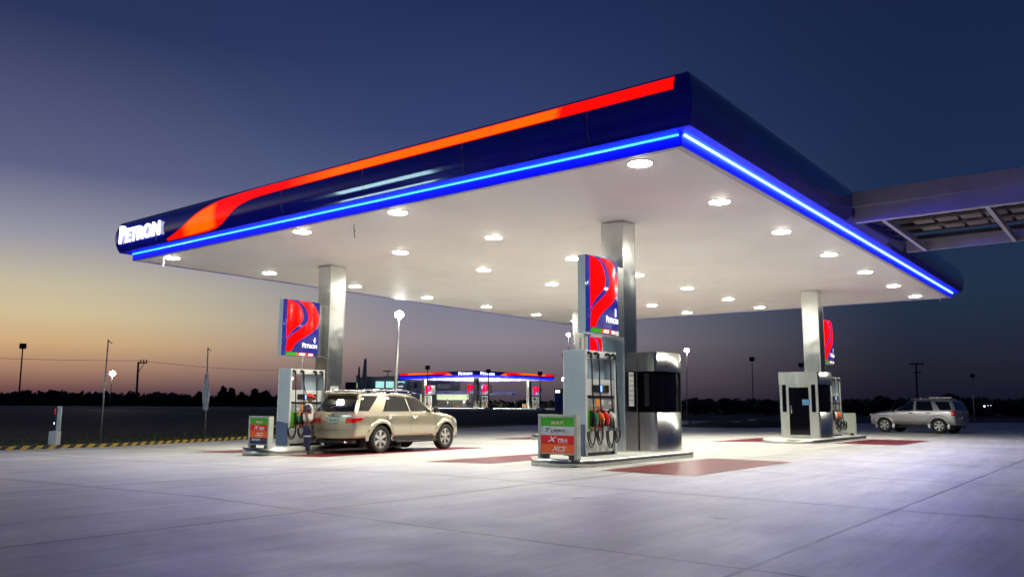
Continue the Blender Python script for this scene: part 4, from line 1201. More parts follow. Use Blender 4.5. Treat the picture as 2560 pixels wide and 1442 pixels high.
    for s_ in (-1, 1):
        p = ((s_ * .52, .84), (s_ * .84, .86), (s_ * .82, 1.0), (s_ * .52, .98)); p = p if s_ > 0 else (p[1], p[0], p[3], p[2])
        endpatch('headlight', HEADL, p, .01, front=True)
    sidepatch('headlight_wrap', HEADL, ((2.18, .84), (2.45, .82), (2.40, .94), (2.10, 1.0)), off=.01, each=True)
    endpatch('grille', BLACKP, ((-.48, .80), (.48, .80), (.48, .98), (-.48, .98)), .01, front=True)
    # chassis lump and spare
    MB().box(-2.2, -.55, .26, 2.0, .55, .42, .02).build('underbody', BLACK, root)
paint_edge = SUVP
suv_spec = dict(paint=SUVP, len=5.16, hw=.955, rake=.62, well=.475, wr=.405, spokes=6, spw=.19, wheels=(-1.42, 1.63),
    stations=[(-2.46, 1.74, .60, 1.17, .86, .44), (-2.40, 1.76, .68, 1.18, .95, .41), (-2.12, 1.775, .71, 1.185, .985, .40), (-1.4, 1.80, .72, 1.19, 1.0, .40), (-.5, 1.80, .72, 1.185, 1.0, .40),
              (0, 1.785, .71, 1.18, 1.0, .40), (.40, 1.72, .69, 1.175, 1.0, .40), (1.14, 1.27, .66, 1.165, .99, .40), (1.34, 1.20, .70, 1.14, .985, .40), (2.0, 1.13, .66, 1.06, .96, .38),
              (2.30, 1.03, .60, .97, .90, .36), (2.48, .88, .5, .84, .80, .36), (2.56, .70, .4, .68, .70, .38)], detail=suv_detail)
SUV = car('parked_car', 'champagne four-wheel-drive wagon being fuelled beside dispenser 4, tail to the camera', suv_spec)

def esc_detail(root, body, sidepatch, endpatch, sidey, rearx):
    sidepatch('quarter_window', GLASSC, ((-1.98, 1.14), (-1.46, 1.13), (-1.14, 1.56), (-1.82, 1.55)), each=True)
    sidepatch('rear_door_window', GLASSC, ((-1.14, 1.11), (-.28, 1.11), (-.24, 1.58), (-.95, 1.58)), each=True)
    sidepatch('front_door_window', GLASSC, ((-.15, 1.11), (.74, 1.09), (.24, 1.52), (-.13, 1.58)), each=True)
    for p in (((-.22, .50), (-.21, .50), (-.205, 1.1), (-.215, 1.1)), ((.83, .50), (.84, .50), (.84, 1.06), (.83, 1.06))): sidepatch('door_seam', BLACKP, p, off=.003, each=True)
    sidepatch('lower_cladding', SILV2, ((-.95, .44), (1.0, .44), (1.0, .56), (-.95, .56)), off=.012, each=True)
    for hx in (-.88, -.02):
        for s_ in (-1, 1):
            y = abs(sidey(hx, .98) or -.85); mb = MB(); mb.sphere((hx, s_ * (y + .01), .98), .08, 10, (1.3, .3, .4)); mb.build('door_handle', BLACKP, root)
    for wx in (-1.36, 1.36):
        for s_ in (-1, 1):
            mb = MB(); rows = []
            for k in range(25):
                a = R(-15) + R(210) * k / 24; row = []
                for q, off in ((.41, .03), (.45, .04), (.50, .03), (.54, .0)):
                    x = wx + q * math.cos(a); z = .35 + q * math.sin(a); yy = abs(sidey(x, max(z, .36)) or -.85); row.append((x, s_ * (max(yy, .76) + off), z))
                rows.append(row)
            mb.grid(rows, True, flip=s_ < 0); mb.build('wheel_flare', SILV, root)
    endpatch('rear_window', GLASSC, ((-.68, 1.13), (.68, 1.13), (.58, 1.54), (-.58, 1.54)), .008)
    endpatch('windscreen', GLASSC, ((-.66, 1.14), (.66, 1.14), (.56, 1.50), (-.56, 1.50)), .006, front=True)
    sidepatch('tail_lamp', TAILR, ((-2.16, .86), (-1.98, .86), (-1.97, 1.10), (-2.14, 1.10)), off=.012, each=True)
    sidepatch('headlight', HEADL, ((1.95, .84), (2.13, .82), (2.10, .93), (1.90, .97)), off=.012, each=True)
    for s_ in (-1, 1):
        mb = MB(); mb.tube([(-1.7, s_ * .58, 1.64), (-1.55, s_ * .60, 1.69), (-.1, s_ * .60, 1.69), (.05, s_ * .58, 1.64)], .018, 8); mb.build('roof_rail', SILV2, root)
        mb = MB(); mb.sphere((.86, s_ * .96, 1.12), .11, 10, (.6, .9, .8)); mb.build('mirror', BLACKP, root)
    mb = MB()
    for xx in (-1.3, -.45): mb.box(xx - .03, -.60, 1.70, xx + .03, .60, 1.74)
    mb.box(-1.45, -.68, 1.745, -.35, -.60, 1.79); mb.build('roof_rack', RIM, root)
    MB().box(-2.30, -.3, .72, -2.1, .3, .80, .02).build('step_bar', METAL, root)
    MB().box(-1.9, -.5, .24, 1.8, .5, .40, .02).build('underbody', BLACK, root)
esc_spec = dict(paint=SILV, len=4.40, hw=.89, rake=.35, well=.42, wr=.36, spokes=6, spw=.15, wheels=(-1.36, 1.36),
    stations=[(-2.18, 1.60, .55, 1.10, .86, .40), (-2.12, 1.62, .60, 1.11, .95, .38), (-1.85, 1.635, .62, 1.11, .985, .38), (-1.0, 1.66, .64, 1.11, 1.0, .38), (-.3, 1.66, .64, 1.10, 1.0, .38),
              (-.05, 1.64, .63, 1.09, 1.0, .38), (.18, 1.59, .61, 1.085, 1.0, .38), (.80, 1.14, .60, 1.07, .99, .38), (.95, 1.10, .62, 1.05, .985, .38), (1.7, 1.04, .58, .98, .96, .36),
              (1.98, .95, .54, .90, .90, .35), (2.13, .82, .5, .78, .82, .35), (2.20, .62, .4, .60, .72, .37)], detail=esc_detail)
ESC = car('parked_car', 'silver wagon with a roof rack parked alone in the dark at the right', esc_spec)
# place the cars: rear near wheel / front near wheel ground points
a = Vector((4.25, 12.02)); b = Vector((7.28, 12.24)); ang = math.atan2(b.y - a.y, b.x - a.x)
mid = (a + b) / 2; off = Vector((-math.sin(ang), math.cos(ang))) * .83; cx = mid - Vector((math.cos(ang), math.sin(ang))) * .105 + off
SUV.location = (cx.x, cx.y, gz(12.9) + .01); SUV.rotation_euler = (-KS * .5, 0, ang)
SUV.rotation_euler[0] = 0
a = Vector((32.49, 2.26)); b = Vector((33.09, 4.95)); ang = math.atan2(b.y - a.y, b.x - a.x)
mid = (a + b) / 2; n_ = Vector((math.sin(ang), -math.cos(ang))) * .78
ESC.location = (mid.x + n_.x, mid.y + n_.y, .0); ESC.rotation_euler = (0, 0, ang)

# ------------------------------------------------------------------ attendant
def skin_mesh(name, verts, edges, mat, parent, sub=2, root_i=0):
    me = bpy.data.meshes.new(name); me.from_pydata([v[:3] for v in verts], edges, []); o = bpy.data.objects.new(name, me); COL.objects.link(o)
    m = o.modifiers.new('k', 'SKIN'); m.use_smooth_shade = True
    for i, v in enumerate(verts):
        r = v[3] if isinstance(v[3], tuple) else (v[3], v[3]); me.skin_vertices[0].data[i].radius = r; me.skin_vertices[0].data[i].use_root = (i == root_i)
    s = o.modifiers.new('u', 'SUBSURF'); s.levels = sub; s.render_levels = sub
    dg = bpy.context.evaluated_depsgraph_get(); dg.update(); m2 = bpy.data.meshes.new_from_object(o.evaluated_get(dg)); m2.name = name
    o.modifiers.clear(); o.data = m2; m2.materials.clear(); m2.materials.append(mat)
    for p in m2.polygons: p.use_smooth = True
    o.parent = parent; return o
def person(loc, rz, label):
    """faces +x; y+ is the left side"""
    root = empty('person', loc, rz, label, 'person')
    # body: pelvis, spine, neck, head, arms, hands
    V = [(0, 0, .92, .13), (.0, 0, 1.08, .12), (.01, 0, 1.28, .135), (.01, 0, 1.40, .10), (.03, 0, 1.47, .052), (.045, 0, 1.535, .062), (.055, 0, 1.60, (.085, .10)), (.05, 0, 1.68, (.075, .09)),
         (.0, .16, 1.38, .055), (.03, .20, 1.14, .043), (.20, .14, 1.02, .036), (.34, .10, 1.04, .027), (.40, .09, 1.045, (.018, .038)),
         (.0, -.17, 1.38, .055), (-.02, -.23, 1.12, .043), (.06, -.23, .90, .035), (.09, -.225, .83, .026), (.10, -.22, .77, (.016, .036)),
         (0, .09, .84, .085), (.0, .10, .48, .06), (-.03, .10, .10, .045), (0, -.09, .84, .085), (.04, -.10, .48, .06), (.03, -.10, .10, .045)]
    Ed = [(0, 1), (1, 2), (2, 3), (3, 4), (4, 5), (5, 6), (6, 7), (3, 8), (8, 9), (9, 10), (10, 11), (11, 12), (3, 13), (13, 14), (14, 15), (15, 16), (16, 17), (0, 18), (18, 19), (19, 20), (0, 21), (21, 22), (22, 23)]
    base = len(V)
    for (hx, hy, hz, dx, dy, dz) in ((.40, .09, 1.045, 1, 0, .0), (.10, -.22, .77, .15, 0, -1)):
        w = 12 if hx > .2 else 17
        d = Vector((dx, dy, dz)).normalized(); sd = Vector((0, 1, 0)) if True else None
        for f in range(4):
            o = Vector((hx, hy, hz)) + d * .035 + sd * (f - 1.5) * .019; ln = (.028, .033, .031, .024)[f]; i = len(V)
            bend = Vector((0, 0, -1)) if hx > .2 else Vector((1, 0, 0))
            p1 = o + d * ln; p2 = p1 + (d + bend * .5).normalized() * ln * .8
            V += [(*o, .010), (*p1, .009), (*p2, .008)]; Ed += [(w, i), (i, i + 1), (i + 1, i + 2)]
        o = Vector((hx, hy, hz)) + sd * (-.035 if hx > .2 else .03) * 1; i = len(V); V += [(*(o + d * .01), .011), (*(o + d * .045 + sd * .005), .009)]; Ed += [(w, i), (i, i + 1)]
    body = skin_mesh('body', V, Ed, SKIN, root)
    # face: nose, ears, brow hint
    mb = MB(); mb.sphere((.135, 0, 1.60), .018, 8, (1, .7, 1.3)); mb.sphere((.05, .088, 1.60), .022, 8, (.6, .4, 1)); mb.sphere((.05, -.088, 1.60), .022, 8, (.6, .4, 1)); mb.build('nose_and_ears', SKIN, body)
    mb = MB(); mb.sphere((.128, .03, 1.625), .009, 6); mb.sphere((.128, -.03, 1.625), .009, 6); mb.box(.128, -.025, 1.555, .136, .025, 1.560); mb.build('eyes_and_mouth', BLACKP, body)
    mb = MB(); mb.sphere((.035, 0, 1.635), .092, 14, (1.02, .98, .95)); hair = mb.build('hair', BLACKP, root)
    # cap
    bm = bmesh.new(); bmesh.ops.create_uvsphere(bm, u_segments=20, v_segments=12, radius=.108)
    bmesh.ops.delete(bm, geom=[v for v in bm.verts if v.co.z < -.012], context='VERTS')
    mb = MB(); mb.add_bm(bm, Matrix.Translation((.045, 0, 1.655)) @ Matrix.Diagonal((1.06, .98, .92, 1)), True); bm.free()
    rows = []
    for k in range(9):
        a = R(-58) + R(116) * k / 8; rows.append([(.045 + .11 * math.cos(a), .105 * math.sin(a), 1.655), (.045 + .15 * math.cos(a), .11 * math.sin(a), 1.652), (.06 + .175 * math.cos(a), .085 * math.sin(a), 1.635)])
    mb.grid(rows, True); mb.grid([[(p[0], p[1], p[2] - .008) for p in r] for r in rows], True, flip=True); mb.build('cap', CAPR, root)
    # clothes
    sh = skin_mesh('shirt', [(0, 0, .90, (.175, .20)), (0, 0, 1.06, (.175, .20)), (.01, 0, 1.26, (.18, .22)), (.01, 0, 1.385, (.12, .16)), (.025, 0, 1.445, .07),
                    (.0, .165, 1.39, .078), (.02, .20, 1.20, .072), (.0, -.175, 1.39, .078), (-.018, -.225, 1.20, .074)],
                   [(0, 1), (1, 2), (2, 3), (3, 4), (3, 5), (5, 6), (3, 7), (7, 8)], SHW, root)
    me = sh.data; me.materials.append(SHD); me.materials.append(SHR)
    for p in me.polygons:
        c = p.center
        if abs(c.y) > .19 and c.z > 1.2: p.material_index = 1
        if abs(c.y) > .17 and 1.15 < c.z < 1.21: p.material_index = 2
        if c.x < -.09: p.material_index = 1
        if c.z < .90: p.material_index = 2
    tr = skin_mesh('trousers', [(0, 0, .93, (.155, .18)), (0, .0, .86, (.15, .175)), (0, .10, .78, .13), (.0, .11, .48, .102), (-.035, .11, .08, .09), (0, -.10, .78, .13), (.04, -.11, .48, .102), (.03, -.11, .08, .09)],
                   [(0, 1), (1, 2), (2, 3), (3, 4), (1, 5), (5, 6), (6, 7)], TROU, root)
    mb = MB()
    for s_, x in ((1, .0), (-1, .035)): mb.tube([(x, s_ * .105, .50), (x, s_ * .105, .535)], .108, 16, cap=False)
    mb.build('reflective_band', REFL, tr)
    mb = MB()
    for s_, x in ((1, -.035), (-1, .03)):
        mb.sphere((x + .06, s_ * .105, .045), .07, 12, (2.0, .72, .72)); mb.box(x - .08, s_ * .105 - .045, 0, x + .19, s_ * .105 + .045, .03, .01)
    mb.build('shoes', SHOE, root)
    return root
MAN = person((2.80, 13.5, gz(13.5)), R(-44), 'station attendant in a red cap, white shirt and navy trousers reaching towards the car')

# ------------------------------------------------------------------ far station
FC = at(1190, 1000, 150); FZ = .78
far_ang = math.atan2(FH.y, FH.x) - math.pi / 4 + R(2)
fs = empty('canopy', (FC.x, FC.y, FZ), far_ang, 'distant twin canopy with red bands and blue light, across the road', 'canopy')
make_canopy(fs, 21.5, 21.5, [(0, True), (1, True)], [(0, 2.5, 3.6, (0, -1, 0)), (1, 2.5, 3.6, (1, 0, 0))], far=True)
for cx, cy in ((2.6, 2.6), (17.5, 2.6), (2.6, 17.5), (17.5, 17.5)):
    MB().box(cx - .35, cy - .35, 0, cx + .35, cy + .35, ZC - .01).build('column', STEEL, fs)
rot = Matrix.Rotation(far_ang, 4, 'Z')
def floc(x, y, z=0): return Vector((FC.x, FC.y, FZ)) + rot @ Vector((x, y, z))
fl = None
words = ['nearest', 'second', 'third', 'fourth']
k = 0
for i, y in enumerate((3, 9, 15)):
    for j, x in enumerate((3, 9, 15)):
        d = copy_tree(dl0); d.location = floc(x, y, ZC); d['group'] = 'downlights in the distant canopy'
        d['label'] = 'tiny bright lamp under the distant canopy'
        d.scale = (1.3, 1.3, 1.0)
        for c_ in children(d):
            if c_.type == 'LIGHT':
                if not fl: fl = c_.data.copy(); fl.energy = 5500
                c_.data = fl
fdl = 'distant fuel dispenser under the far canopy, '
for (x, y, wh) in ((2.6, 16.2, 'at its left-hand column'), (1.0, 2.6, 'just left of the corner column'), (4.6, 2.2, 'just right of the corner column'), (19.6, 2.6, 'at its right-hand column')):
    place(D8, floc(x, y, .02), fdl + wh, far_ang + (0 if x < 3 else math.pi / 2) * 0 - math.pi / 4)
    s = copy_tree(S4); s.location = floc(x, y, 2.7); s.rotation_euler = (0, 0, far_ang - math.pi / 4); s['label'] = 'small red pump sign under the far canopy, ' + wh
for (x, y, wh) in ((-.8, 4.5, 'left of the corner column'), (13.0, -.4, 'near the right-hand column')):
    place(B4, floc(x, y, .0), 'distant fuel grade board under the far canopy, ' + wh, far_ang + math.pi / 4)
for (px, lab, dd) in ((1118, 'distant standing figure under the far canopy, leftmost of three', 156), (1160, 'distant standing figure in a pale shirt under the far canopy, middle of three', 156), (1289, 'distant attendant in a blue shirt by the right column of the far canopy', 150)):
    p = at(px, 1010, dd); o = copy_tree(MAN); o.location = (p.x, p.y, FZ); o['label'] = lab; o.rotation_euler = (0, 0, far_ang + px)
# lit deck of the far station
mb = MB(); a = at(1030, 1000, 98); b = at(1455, 1000, 98); c = at(1500, 1000, 200); d = at(990, 1000, 200)
P4 = [(a.x, a.y), (b.x, b.y), (c.x, c.y), (d.x, d.y)]
mb.prism(P4, .2, FZ - .005); tag(mb.build('far_forecourt', DECK), kind='structure')
# blue pump kiosk left of dispenser 8
p = at(1402, 1012, 92); kz = empty('air_and_water_unit', (p.x, p.y, .7), far_ang, 'distant blue pump unit with a white panel, beside the left edge of dispenser 8', 'pump unit')
MB().box(-.5, -.5, 0, .5, .5, 1.9, .04).build('cabinet', TXTBL, kz); MB().box(-.55, -.55, 1.9, .55, .55, 2.5, .03).build('top_box', NAVYB, kz)
MB().box(-.57, -.35, 2.0, -.55, .35, 2.35).build('panel', TXTW, kz)
mb = MB(); mb.tube([(-.55, -.2, 1.5), (-.62, -.2, .8), (-.6, 0, .2)], .05, 6); mb.build('hose', BLACK, kz)

# far shop building: two storeys, lit windows
def bbx(name, mat, parent, px0, px1, y0, y1, dist, depth=6, out=0):
    """box whose front face spans photo pixels px0..px1 / rows y0..y1 at the given distance"""
    A = at(px0, (y0 + y1) / 2, dist); B = at(px1, (y0 + y1) / 2, dist); z1 = at((px0 + px1) / 2, y0, dist).z; z0 = at((px0 + px1) / 2, y1, dist).z
    d = (B - A); d.z = 0; u = d.normalized(); n = Vector((-u.y, u.x, 0)); n = n if n.dot(FH) > 0 else -n
    A = A - n * out; B = B - n * out
    o = Vector((FC.x, FC.y, 0)) * 0
    P = [(p.x - parent.location.x, p.y - parent.location.y) for p in (A, B, B + n * depth, A + n * depth)]
    mb = MB(); mb.prism(P, z0 - parent.location.z, z1 - parent.location.z); return mb.build(name, mat, parent)
q = at(1000, 1000, 185); shop = empty('shop_building', (q.x, q.y, .7), 0, 'distant grey two-storey shop building with lit teal windows, behind the champagne car', 'building')
bbx('wall', BLDG, shop, 896, 1025, 941, 1025, 185, 14); bbx('tower', BLDG, shop, 889, 899, 938, 1025, 184, 6)
bbx('wing', BLDG2, shop, 1025, 1150, 952, 1025, 186, 12)
bbx('side_wing', BLDG, shop, 862, 889, 955, 1025, 190, 10)
bbx('parapet', BLDG, shop, 962, 1000, 939, 944, 184.6, 3)
for (a, b) in ((939, 960), (965, 984), (994, 1011)):
    f = bbx('window', WLIT, shop, a, b, 953, 969, 184.8, .2, .05)
    bbx('mullion', BLDG, f, a, a + 7, 963.4, 964.2, 184.6, .1, .1) if False else None
bbx('slit_window', WLIT2, shop, 892, 895.5, 956, 970, 183.7, .2, .1)
bbx('window', NAVYB, shop, 1034, 1043, 956, 970, 185.8, .2, .1)
bbx('navy_fascia_band', BLDGN, shop, 896, 1290, 977, 985, 180, 3)
g = bbx('shop_glass', WLIT2, shop, 1050, 1070, 985, 1018, 181, .3); bbx('shop_glass', WLIT2, shop, 1092, 1172, 985, 999, 181, .3)
bbx('shop_base', BLACKP, shop, 1092, 1200, 999.2, 1022, 181, .3); bbx('service_wing', BLDG2, shop, 1094, 1123, 960, 977, 182, 4)
lg = MB(); p = at(1002, 968, 183)
uu = (at(1010, 968, 183) - at(990, 968, 183)); uu.z = 0; uu.normalize(); nn = uu.cross(Vector((0, 0, 1))); nn = nn if nn.dot(FH) < 0 else -nn
Pm = plane_mtx(Vector((p.x, p.y, p.z)) - shop.location, uu, nn)
i0 = [lg.vert(Pm @ Vector((1.15 * math.cos(2 * math.pi * k / 28), 1.15 * math.sin(2 * math.pi * k / 28), .3))) for k in range(28)]; i1 = [lg.vert(Pm @ Vector((1.15 * math.cos(2 * math.pi * k / 28), 1.15 * math.sin(2 * math.pi * k / 28), 0))) for k in range(28)]
lg.face(i0)
for k in range(28): lg.face((i1[k], i1[(k + 1) % 28], i0[(k + 1) % 28], i0[k]))
lb = lg.build('round_sign', LOGO, shop)
text([('smile', 1, .02, 0, 1)], 1.1, .35, Pm @ Matrix.Translation((-.05, .25, .31)), TXTW, 'lettering', lb, .02)
text([('Free', 1, .02, .1, 1)], 1.5, .5, Pm @ Matrix.Translation((-.5, -.45, .31)), TXTW, 'lettering', lb, .02)
p = at(970, 927, 183); MB().box(0, 0, 0, .1, .1, .1)
ant = empty('roof_antenna', (p.x, p.y, at(970, 940, 183).z), 0, 'T-shaped mast on the roof of the lit shop building', 'antenna')
mb = MB(); h = p.z - ant.location.z; mb.tube([(0, 0, 0), (0, 0, h)], .12, 6); mb.tube([tuple(RH * -1.1 + Vector((0, 0, h))), tuple(RH * .9 + Vector((0, 0, h)))], .13, 6); mb.build('mast', DARKP, ant)

st2 = empty('station_shop', (-20.6, 26, gz(20) - .02), 0, 'station shop with a lit louvred front, mirrored in the fascia and the car', 'building')
MB().box(-6, -9, 0, 0, 9, 7.2, .05).build('wall', BLDG2, st2); MB().box(-6.2, -9.2, 7.2, .3, 9.2, 7.5).build('roof', BLDG, st2)
lv = MB().box(.002, -2.2, 2.6, .05, 5.6, 6.0).build('lit_louvre_front', pmat('louvre_lit', (.5, .6, .6), .5, emit=(.45, .72, .80), es=13), st2)
for k in range(8): MB().box(.052, -2.2, 2.7 + k * .42, .08, 5.6, 2.78 + k * .42).build('louvre_slat', BLACKP, lv)
MB().box(.002, -7.5, 0, .05, -5.5, 2.3).build('door', DGLASS, st2)

# ------------------------------------------------------------------ trees
def foliage(mb, c, rx, ry, rz, n, size, rnd):
    for _ in range(n):
        while True:
            p = Vector((rnd.uniform(-1, 1), rnd.uniform(-1, 1), rnd.uniform(-1, 1)))
            if p.length < 1: break
        p = p * (.55 + .45 * rnd.random()) if rnd.random() < .5 else p
        q = Vector((c[0] + p.x * rx, c[1] + p.y * ry, c[2] + p.z * rz)); s = size * rnd.uniform(.5, 1.3)
        a = Vector((rnd.uniform(-1, 1), rnd.uniform(-1, 1), rnd.uniform(-1, 1))).normalized(); b = a.orthogonal().normalized() * s; a = a * s * .6
        i = [mb.vert(q + a), mb.vert(q + b), mb.vert(q - a), mb.vert(q - b)]; mb.face(i)
def tree(px, ytop, dist, zb, width_px, label, seed, form='round'):
    rnd = random.Random(seed); top = at(px, ytop, dist); h = top.z - zb; q = at(px, 1000, dist); w = width_px / FPX * dist / 2
    root = empty('tree', (q.x, q.y, zb), 0, label, 'tree', 'trees on the skyline')
    mb = MB(); mb.tube([(0, 0, 0), (.1, 0, h * .5), (0, .1, h * .85)], [.25, .18, .06], 6)
    for k in range(5):
        a = rnd.uniform(0, 6.28); z = h * rnd.uniform(.35, .7); mb.tube([(0, 0, z), (w * .6 * math.cos(a), w * .6 * math.sin(a), z + h * .2)], [.1, .03], 5)
    mb.build('trunk', BARK, root)
    mb = MB(); nb = 7
    for k in range(nb):
        a = rnd.uniform(0, 6.28); d = rnd.uniform(0, .62) * w; zz = h * rnd.uniform(.45, .82)
        foliage(mb, (d * math.cos(a), d * math.sin(a), zz), w * .45, w * .45, h * .20, 150, .28, rnd)
    foliage(mb, (0, 0, h * .88), w * .35, w * .35, h * .12, 130, .24, rnd); foliage(mb, (0, 0, h * .45), w * .9, w * .9, h * .4, 320, .4, rnd)
    mb.build('crown', TREE, root)
tl = [(497, 978, 150, 30, 'rounded dark tree on the skyline behind the furled white banner'), (556, 964, 150, 30, 'feathery taller tree right of the furled white banner'), (577, 968, 150, 26, 'slim dark tree just right of the feathery tree'),
      (603, 979, 155, 30, 'low dark tree above the grade board with the navy foot panel'), (636, 970, 150, 22, 'narrow dark tree just left of dispenser 4'), (662, 976, 155, 34, 'broad low tree at the left edge of dispenser 4')]
for k, (px, yt, dd, w, lab) in enumerate(tl): tree(px, yt, dd, .5, w, lab, k + 1)
tr = [(1738, 993, 160, 60, 'broad dark tree right of the round booth'), (1812, 995, 165, 48, 'rounded tree between the round booth and the dark floodlight pole'), (1918, 997, 165, 60, 'dark tree touching the left side of the right booth'),
      (2130, 999, 150, 44, 'dark tree right of the right-hand dispenser'), (2200, 988, 150, 60, 'tallest rounded tree left of the silver car'), (2370, 984, 120, 90, 'wide dark tree behind the silver car roof')]
for k, (px, yt, dd, w, lab) in enumerate(tr): tree(px, yt, dd, -.3, w, lab, k + 20)
# continuous far wood
mb = MB(); rnd = random.Random(5)
def yline(px):
    return interp(px, [-300, 0, 150, 300, 450, 520, 640, 900, 1200, 1450, 1700, 2000, 2300, 2900], [980, 982, 979, 984, 984, 992, 985, 1003, 1004, 1003, 1000, 1002, 1000, 998])
for px in range(-320, 2920, 9):
    yt = yline(px) + rnd.uniform(-4, 5); dist = rnd.uniform(185, 225); top = at(px, yt, dist); w = 2.2
    zc = (top.z + .3) / 2; hh = (top.z - .3) / 2
    foliage(mb, (top.x, top.y, zc + .2 * hh), w, w, hh * .95, 62, .7, rnd)
    foliage(mb, (top.x, top.y, zc * .7), w * 1.1, w * 1.1, hh * .8, 40, .95, rnd)
tag(mb.build('far_wood', TREE), 'unbroken dark belt of woodland along the horizon', 'wood', kind='stuff')
# sparse grass tufts on the verge behind the kerb
mb = MB(); rnd = random.Random(9)
for _ in range(7000):
    x = rnd.uniform(-12, 45); y = kerby(x) + .35 + rnd.random() ** 1.6 * 9
    h = rnd.uniform(.05, .22); a = rnd.uniform(0, 6.28); w = .03
    z = -.36; dx, dy = math.cos(a) * w, math.sin(a) * w; lx, ly = rnd.uniform(-.08, .08), rnd.uniform(-.08, .08)
    i = [mb.vert((x - dx, y - dy, z)), mb.vert((x + dx, y + dy, z)), mb.vert((x + lx, y + ly, z + h))]; mb.face(i)
tag(mb.build('grass', pmat('verge_grass', (.06, .075, .025), .9)), 'dry dim grass on the verge behind the striped kerb', 'grass', kind='stuff')
# a few distant lights at right
for px, py, s, lab in ((2461, 1015, .13, 'brightest of three tiny far lights right of the silver car'), (2470, 1013, .05, 'middle one of three tiny far lights right of the silver car'), (2477, 1013, .05, 'rightmost of three tiny far lights right of the silver car'), (2404, 1001, .05, 'single faint far light above the tail of the silver car')):
    p = at(px, py, 130); mb = MB(); mb.sphere((0, 0, 0), s, 8); root = empty('distant_lamp', p, 0, lab, 'lamp', 'tiny far lights')
    mb.build('bulb', pmat('far_bulb', (1, 1, 1), .5, emit=(.8, .85, 1), es=2.5), root); MB().tube([(0, 0, -p.z), (0, 0, -.1)], .05, 5).build('pole', DARKP, root)

# ------------------------------------------------------------------ world
w = bpy.data.worlds.new('World'); sc.world = w; w.use_nodes = True
nt = w.node_tree; n = nt.nodes; L = nt.links; bg = n['Background']
tc = n.new('ShaderNodeTexCoord'); nv = n.new('ShaderNodeVectorMath'); nv.operation = 'NORMALIZE'; L.new(tc.outputs['Generated'], nv.inputs[0])
sp = n.new('ShaderNodeSeparateXYZ'); L.new(nv.outputs[0], sp.inputs[0])
dt = n.new('ShaderNodeVectorMath'); dt.operation = 'DOT_PRODUCT'; dt.inputs[1].default_value = tuple(RH); L.new(nv.outputs[0], dt.inputs[0])
def ramp(stops):
    cr = n.new('ShaderNodeValToRGB'); e = cr.color_ramp.elements; cr.color_ramp.interpolation = 'EASE' if False else 'LINEAR'
    e[0].position = stops[0][0]; e[0].color = (*rgb(*stops[0][1]), 1); e[1].position = 1; e[1].color = (*rgb(*stops[-1][1]), 1)
    for p, c in stops[1:-1]:
        k = e.new(p); k.color = (*rgb(*c), 1)
    L.new(sp.outputs['Z'], cr.inputs[0]); return cr.outputs[0]
RL = ramp([(0, (56, 48, 62)), (.016, (88, 70, 78)), (.040, (160, 126, 108)), (.066, (200, 167, 126)), (.098, (202, 188, 152)), (.13, (190, 182, 160)), (.18, (146, 147, 163)), (.25, (88, 95, 131)), (.40, (38, 49, 90)), (1, (18, 26, 66))])
RC = ramp([(0, (58, 54, 68)), (.04, (110, 99, 108)), (.08, (138, 131, 142)), (.15, (116, 122, 148)), (.25, (73, 85, 126)), (.33, (48, 63, 108)), (.47, (29, 44, 87)), (1, (16, 24, 62))])
RR = ramp([(0, (15, 18, 38)), (.05, (25, 31, 50)), (.13, (26, 45, 70)), (.25, (22, 41, 78)), (.40, (19, 34, 70)), (1, (9, 16, 44))])
m1 = n.new('ShaderNodeMapRange'); m1.interpolation_type = 'SMOOTHSTEP'; m1.inputs['From Min'].default_value = -.50; m1.inputs['From Max'].default_value = -.06; L.new(dt.outputs['Value'], m1.inputs['Value'])
m2 = n.new('ShaderNodeMapRange'); m2.interpolation_type = 'SMOOTHSTEP'; m2.inputs['From Min'].default_value = -.06; m2.inputs['From Max'].default_value = .46; L.new(dt.outputs['Value'], m2.inputs['Value'])
a = n.new('ShaderNodeMix'); a.data_type = 'RGBA'; L.new(m1.outputs[0], a.inputs[0]); L.new(RL, a.inputs[6]); L.new(RC, a.inputs[7])
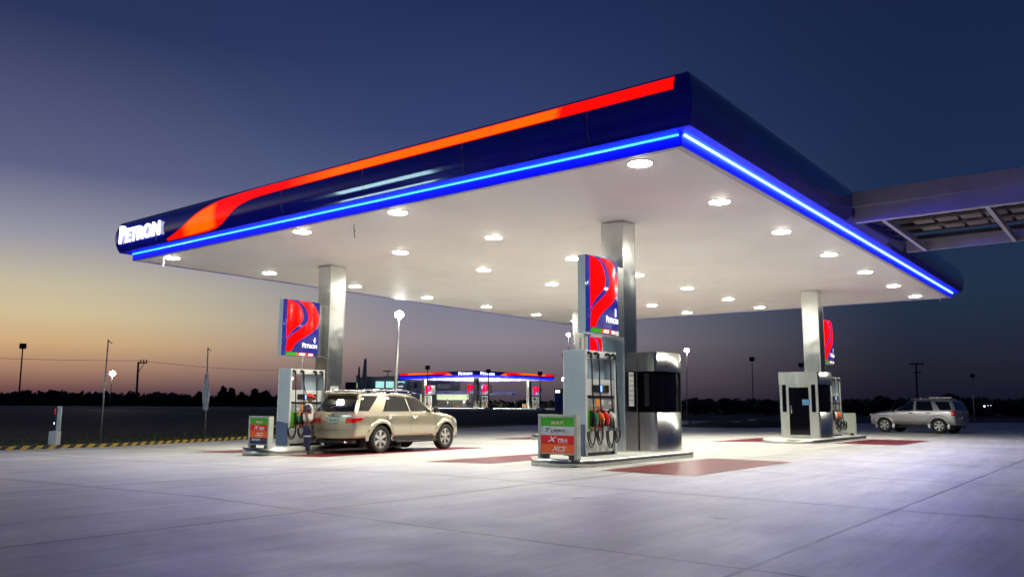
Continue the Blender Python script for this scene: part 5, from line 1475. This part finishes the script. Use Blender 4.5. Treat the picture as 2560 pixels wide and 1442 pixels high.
b = n.new('ShaderNodeMix'); b.data_type = 'RGBA'; L.new(m2.outputs[0], b.inputs[0]); L.new(a.outputs[2], b.inputs[6]); L.new(RR, b.inputs[7])
sky = n.new('ShaderNodeTexSky'); sky.sky_type = 'NISHITA'; sky.sun_disc = False; sky.sun_elevation = R(0.3)
sunaz = math.atan2(FH.y, FH.x) + R(38); sd = Vector((math.cos(sunaz), math.sin(sunaz), 0))
sky.sun_rotation = math.atan2(sd.x, sd.y)
sv = n.new('ShaderNodeVectorMath'); sv.operation = 'SCALE'; sv.inputs['Scale'].default_value = .006; L.new(sky.outputs[0], sv.inputs[0])
ad = n.new('ShaderNodeVectorMath'); ad.operation = 'ADD'; L.new(b.outputs[2], ad.inputs[0]); L.new(sv.outputs[0], ad.inputs[1])
fd = n.new('ShaderNodeVectorMath'); fd.operation = 'DOT_PRODUCT'; fd.inputs[1].default_value = tuple(FH); L.new(nv.outputs[0], fd.inputs[0])
m3 = n.new('ShaderNodeMapRange'); m3.interpolation_type = 'SMOOTHSTEP'; m3.inputs['From Min'].default_value = .35; m3.inputs['From Max'].default_value = -.25; L.new(fd.outputs['Value'], m3.inputs['Value'])
c3 = n.new('ShaderNodeMix'); c3.data_type = 'RGBA'; L.new(m3.outputs[0], c3.inputs[0]); L.new(ad.outputs[0], c3.inputs[6]); L.new(RR, c3.inputs[7])
L.new(c3.outputs[2], bg.inputs['Color']); bg.inputs['Strength'].default_value = 1.0
sl = bpy.data.lights.new('sun', 'SUN'); sl.energy = .04; sl.angle = R(12); sl.color = (1, .7, .5)
so = bpy.data.objects.new('sun', sl); COL.objects.link(so); so.rotation_euler = (-(sd + Vector((0, 0, .06)))).to_track_quat('-Z', 'Y').to_euler(); so.location = (0, 0, 40)

sc.view_settings.view_transform = 'Standard'; sc.view_settings.look = 'None'; sc.view_settings.exposure = 0; sc.view_settings.gamma = 1
sc.cycles.use_denoising = True
try: sc.cycles.denoiser = 'OPENIMAGEDENOISE'
except Exception: pass
sc.cycles.sample_clamp_indirect = 8
sc.cycles.max_bounces = 8
sc.render.film_transparent = False
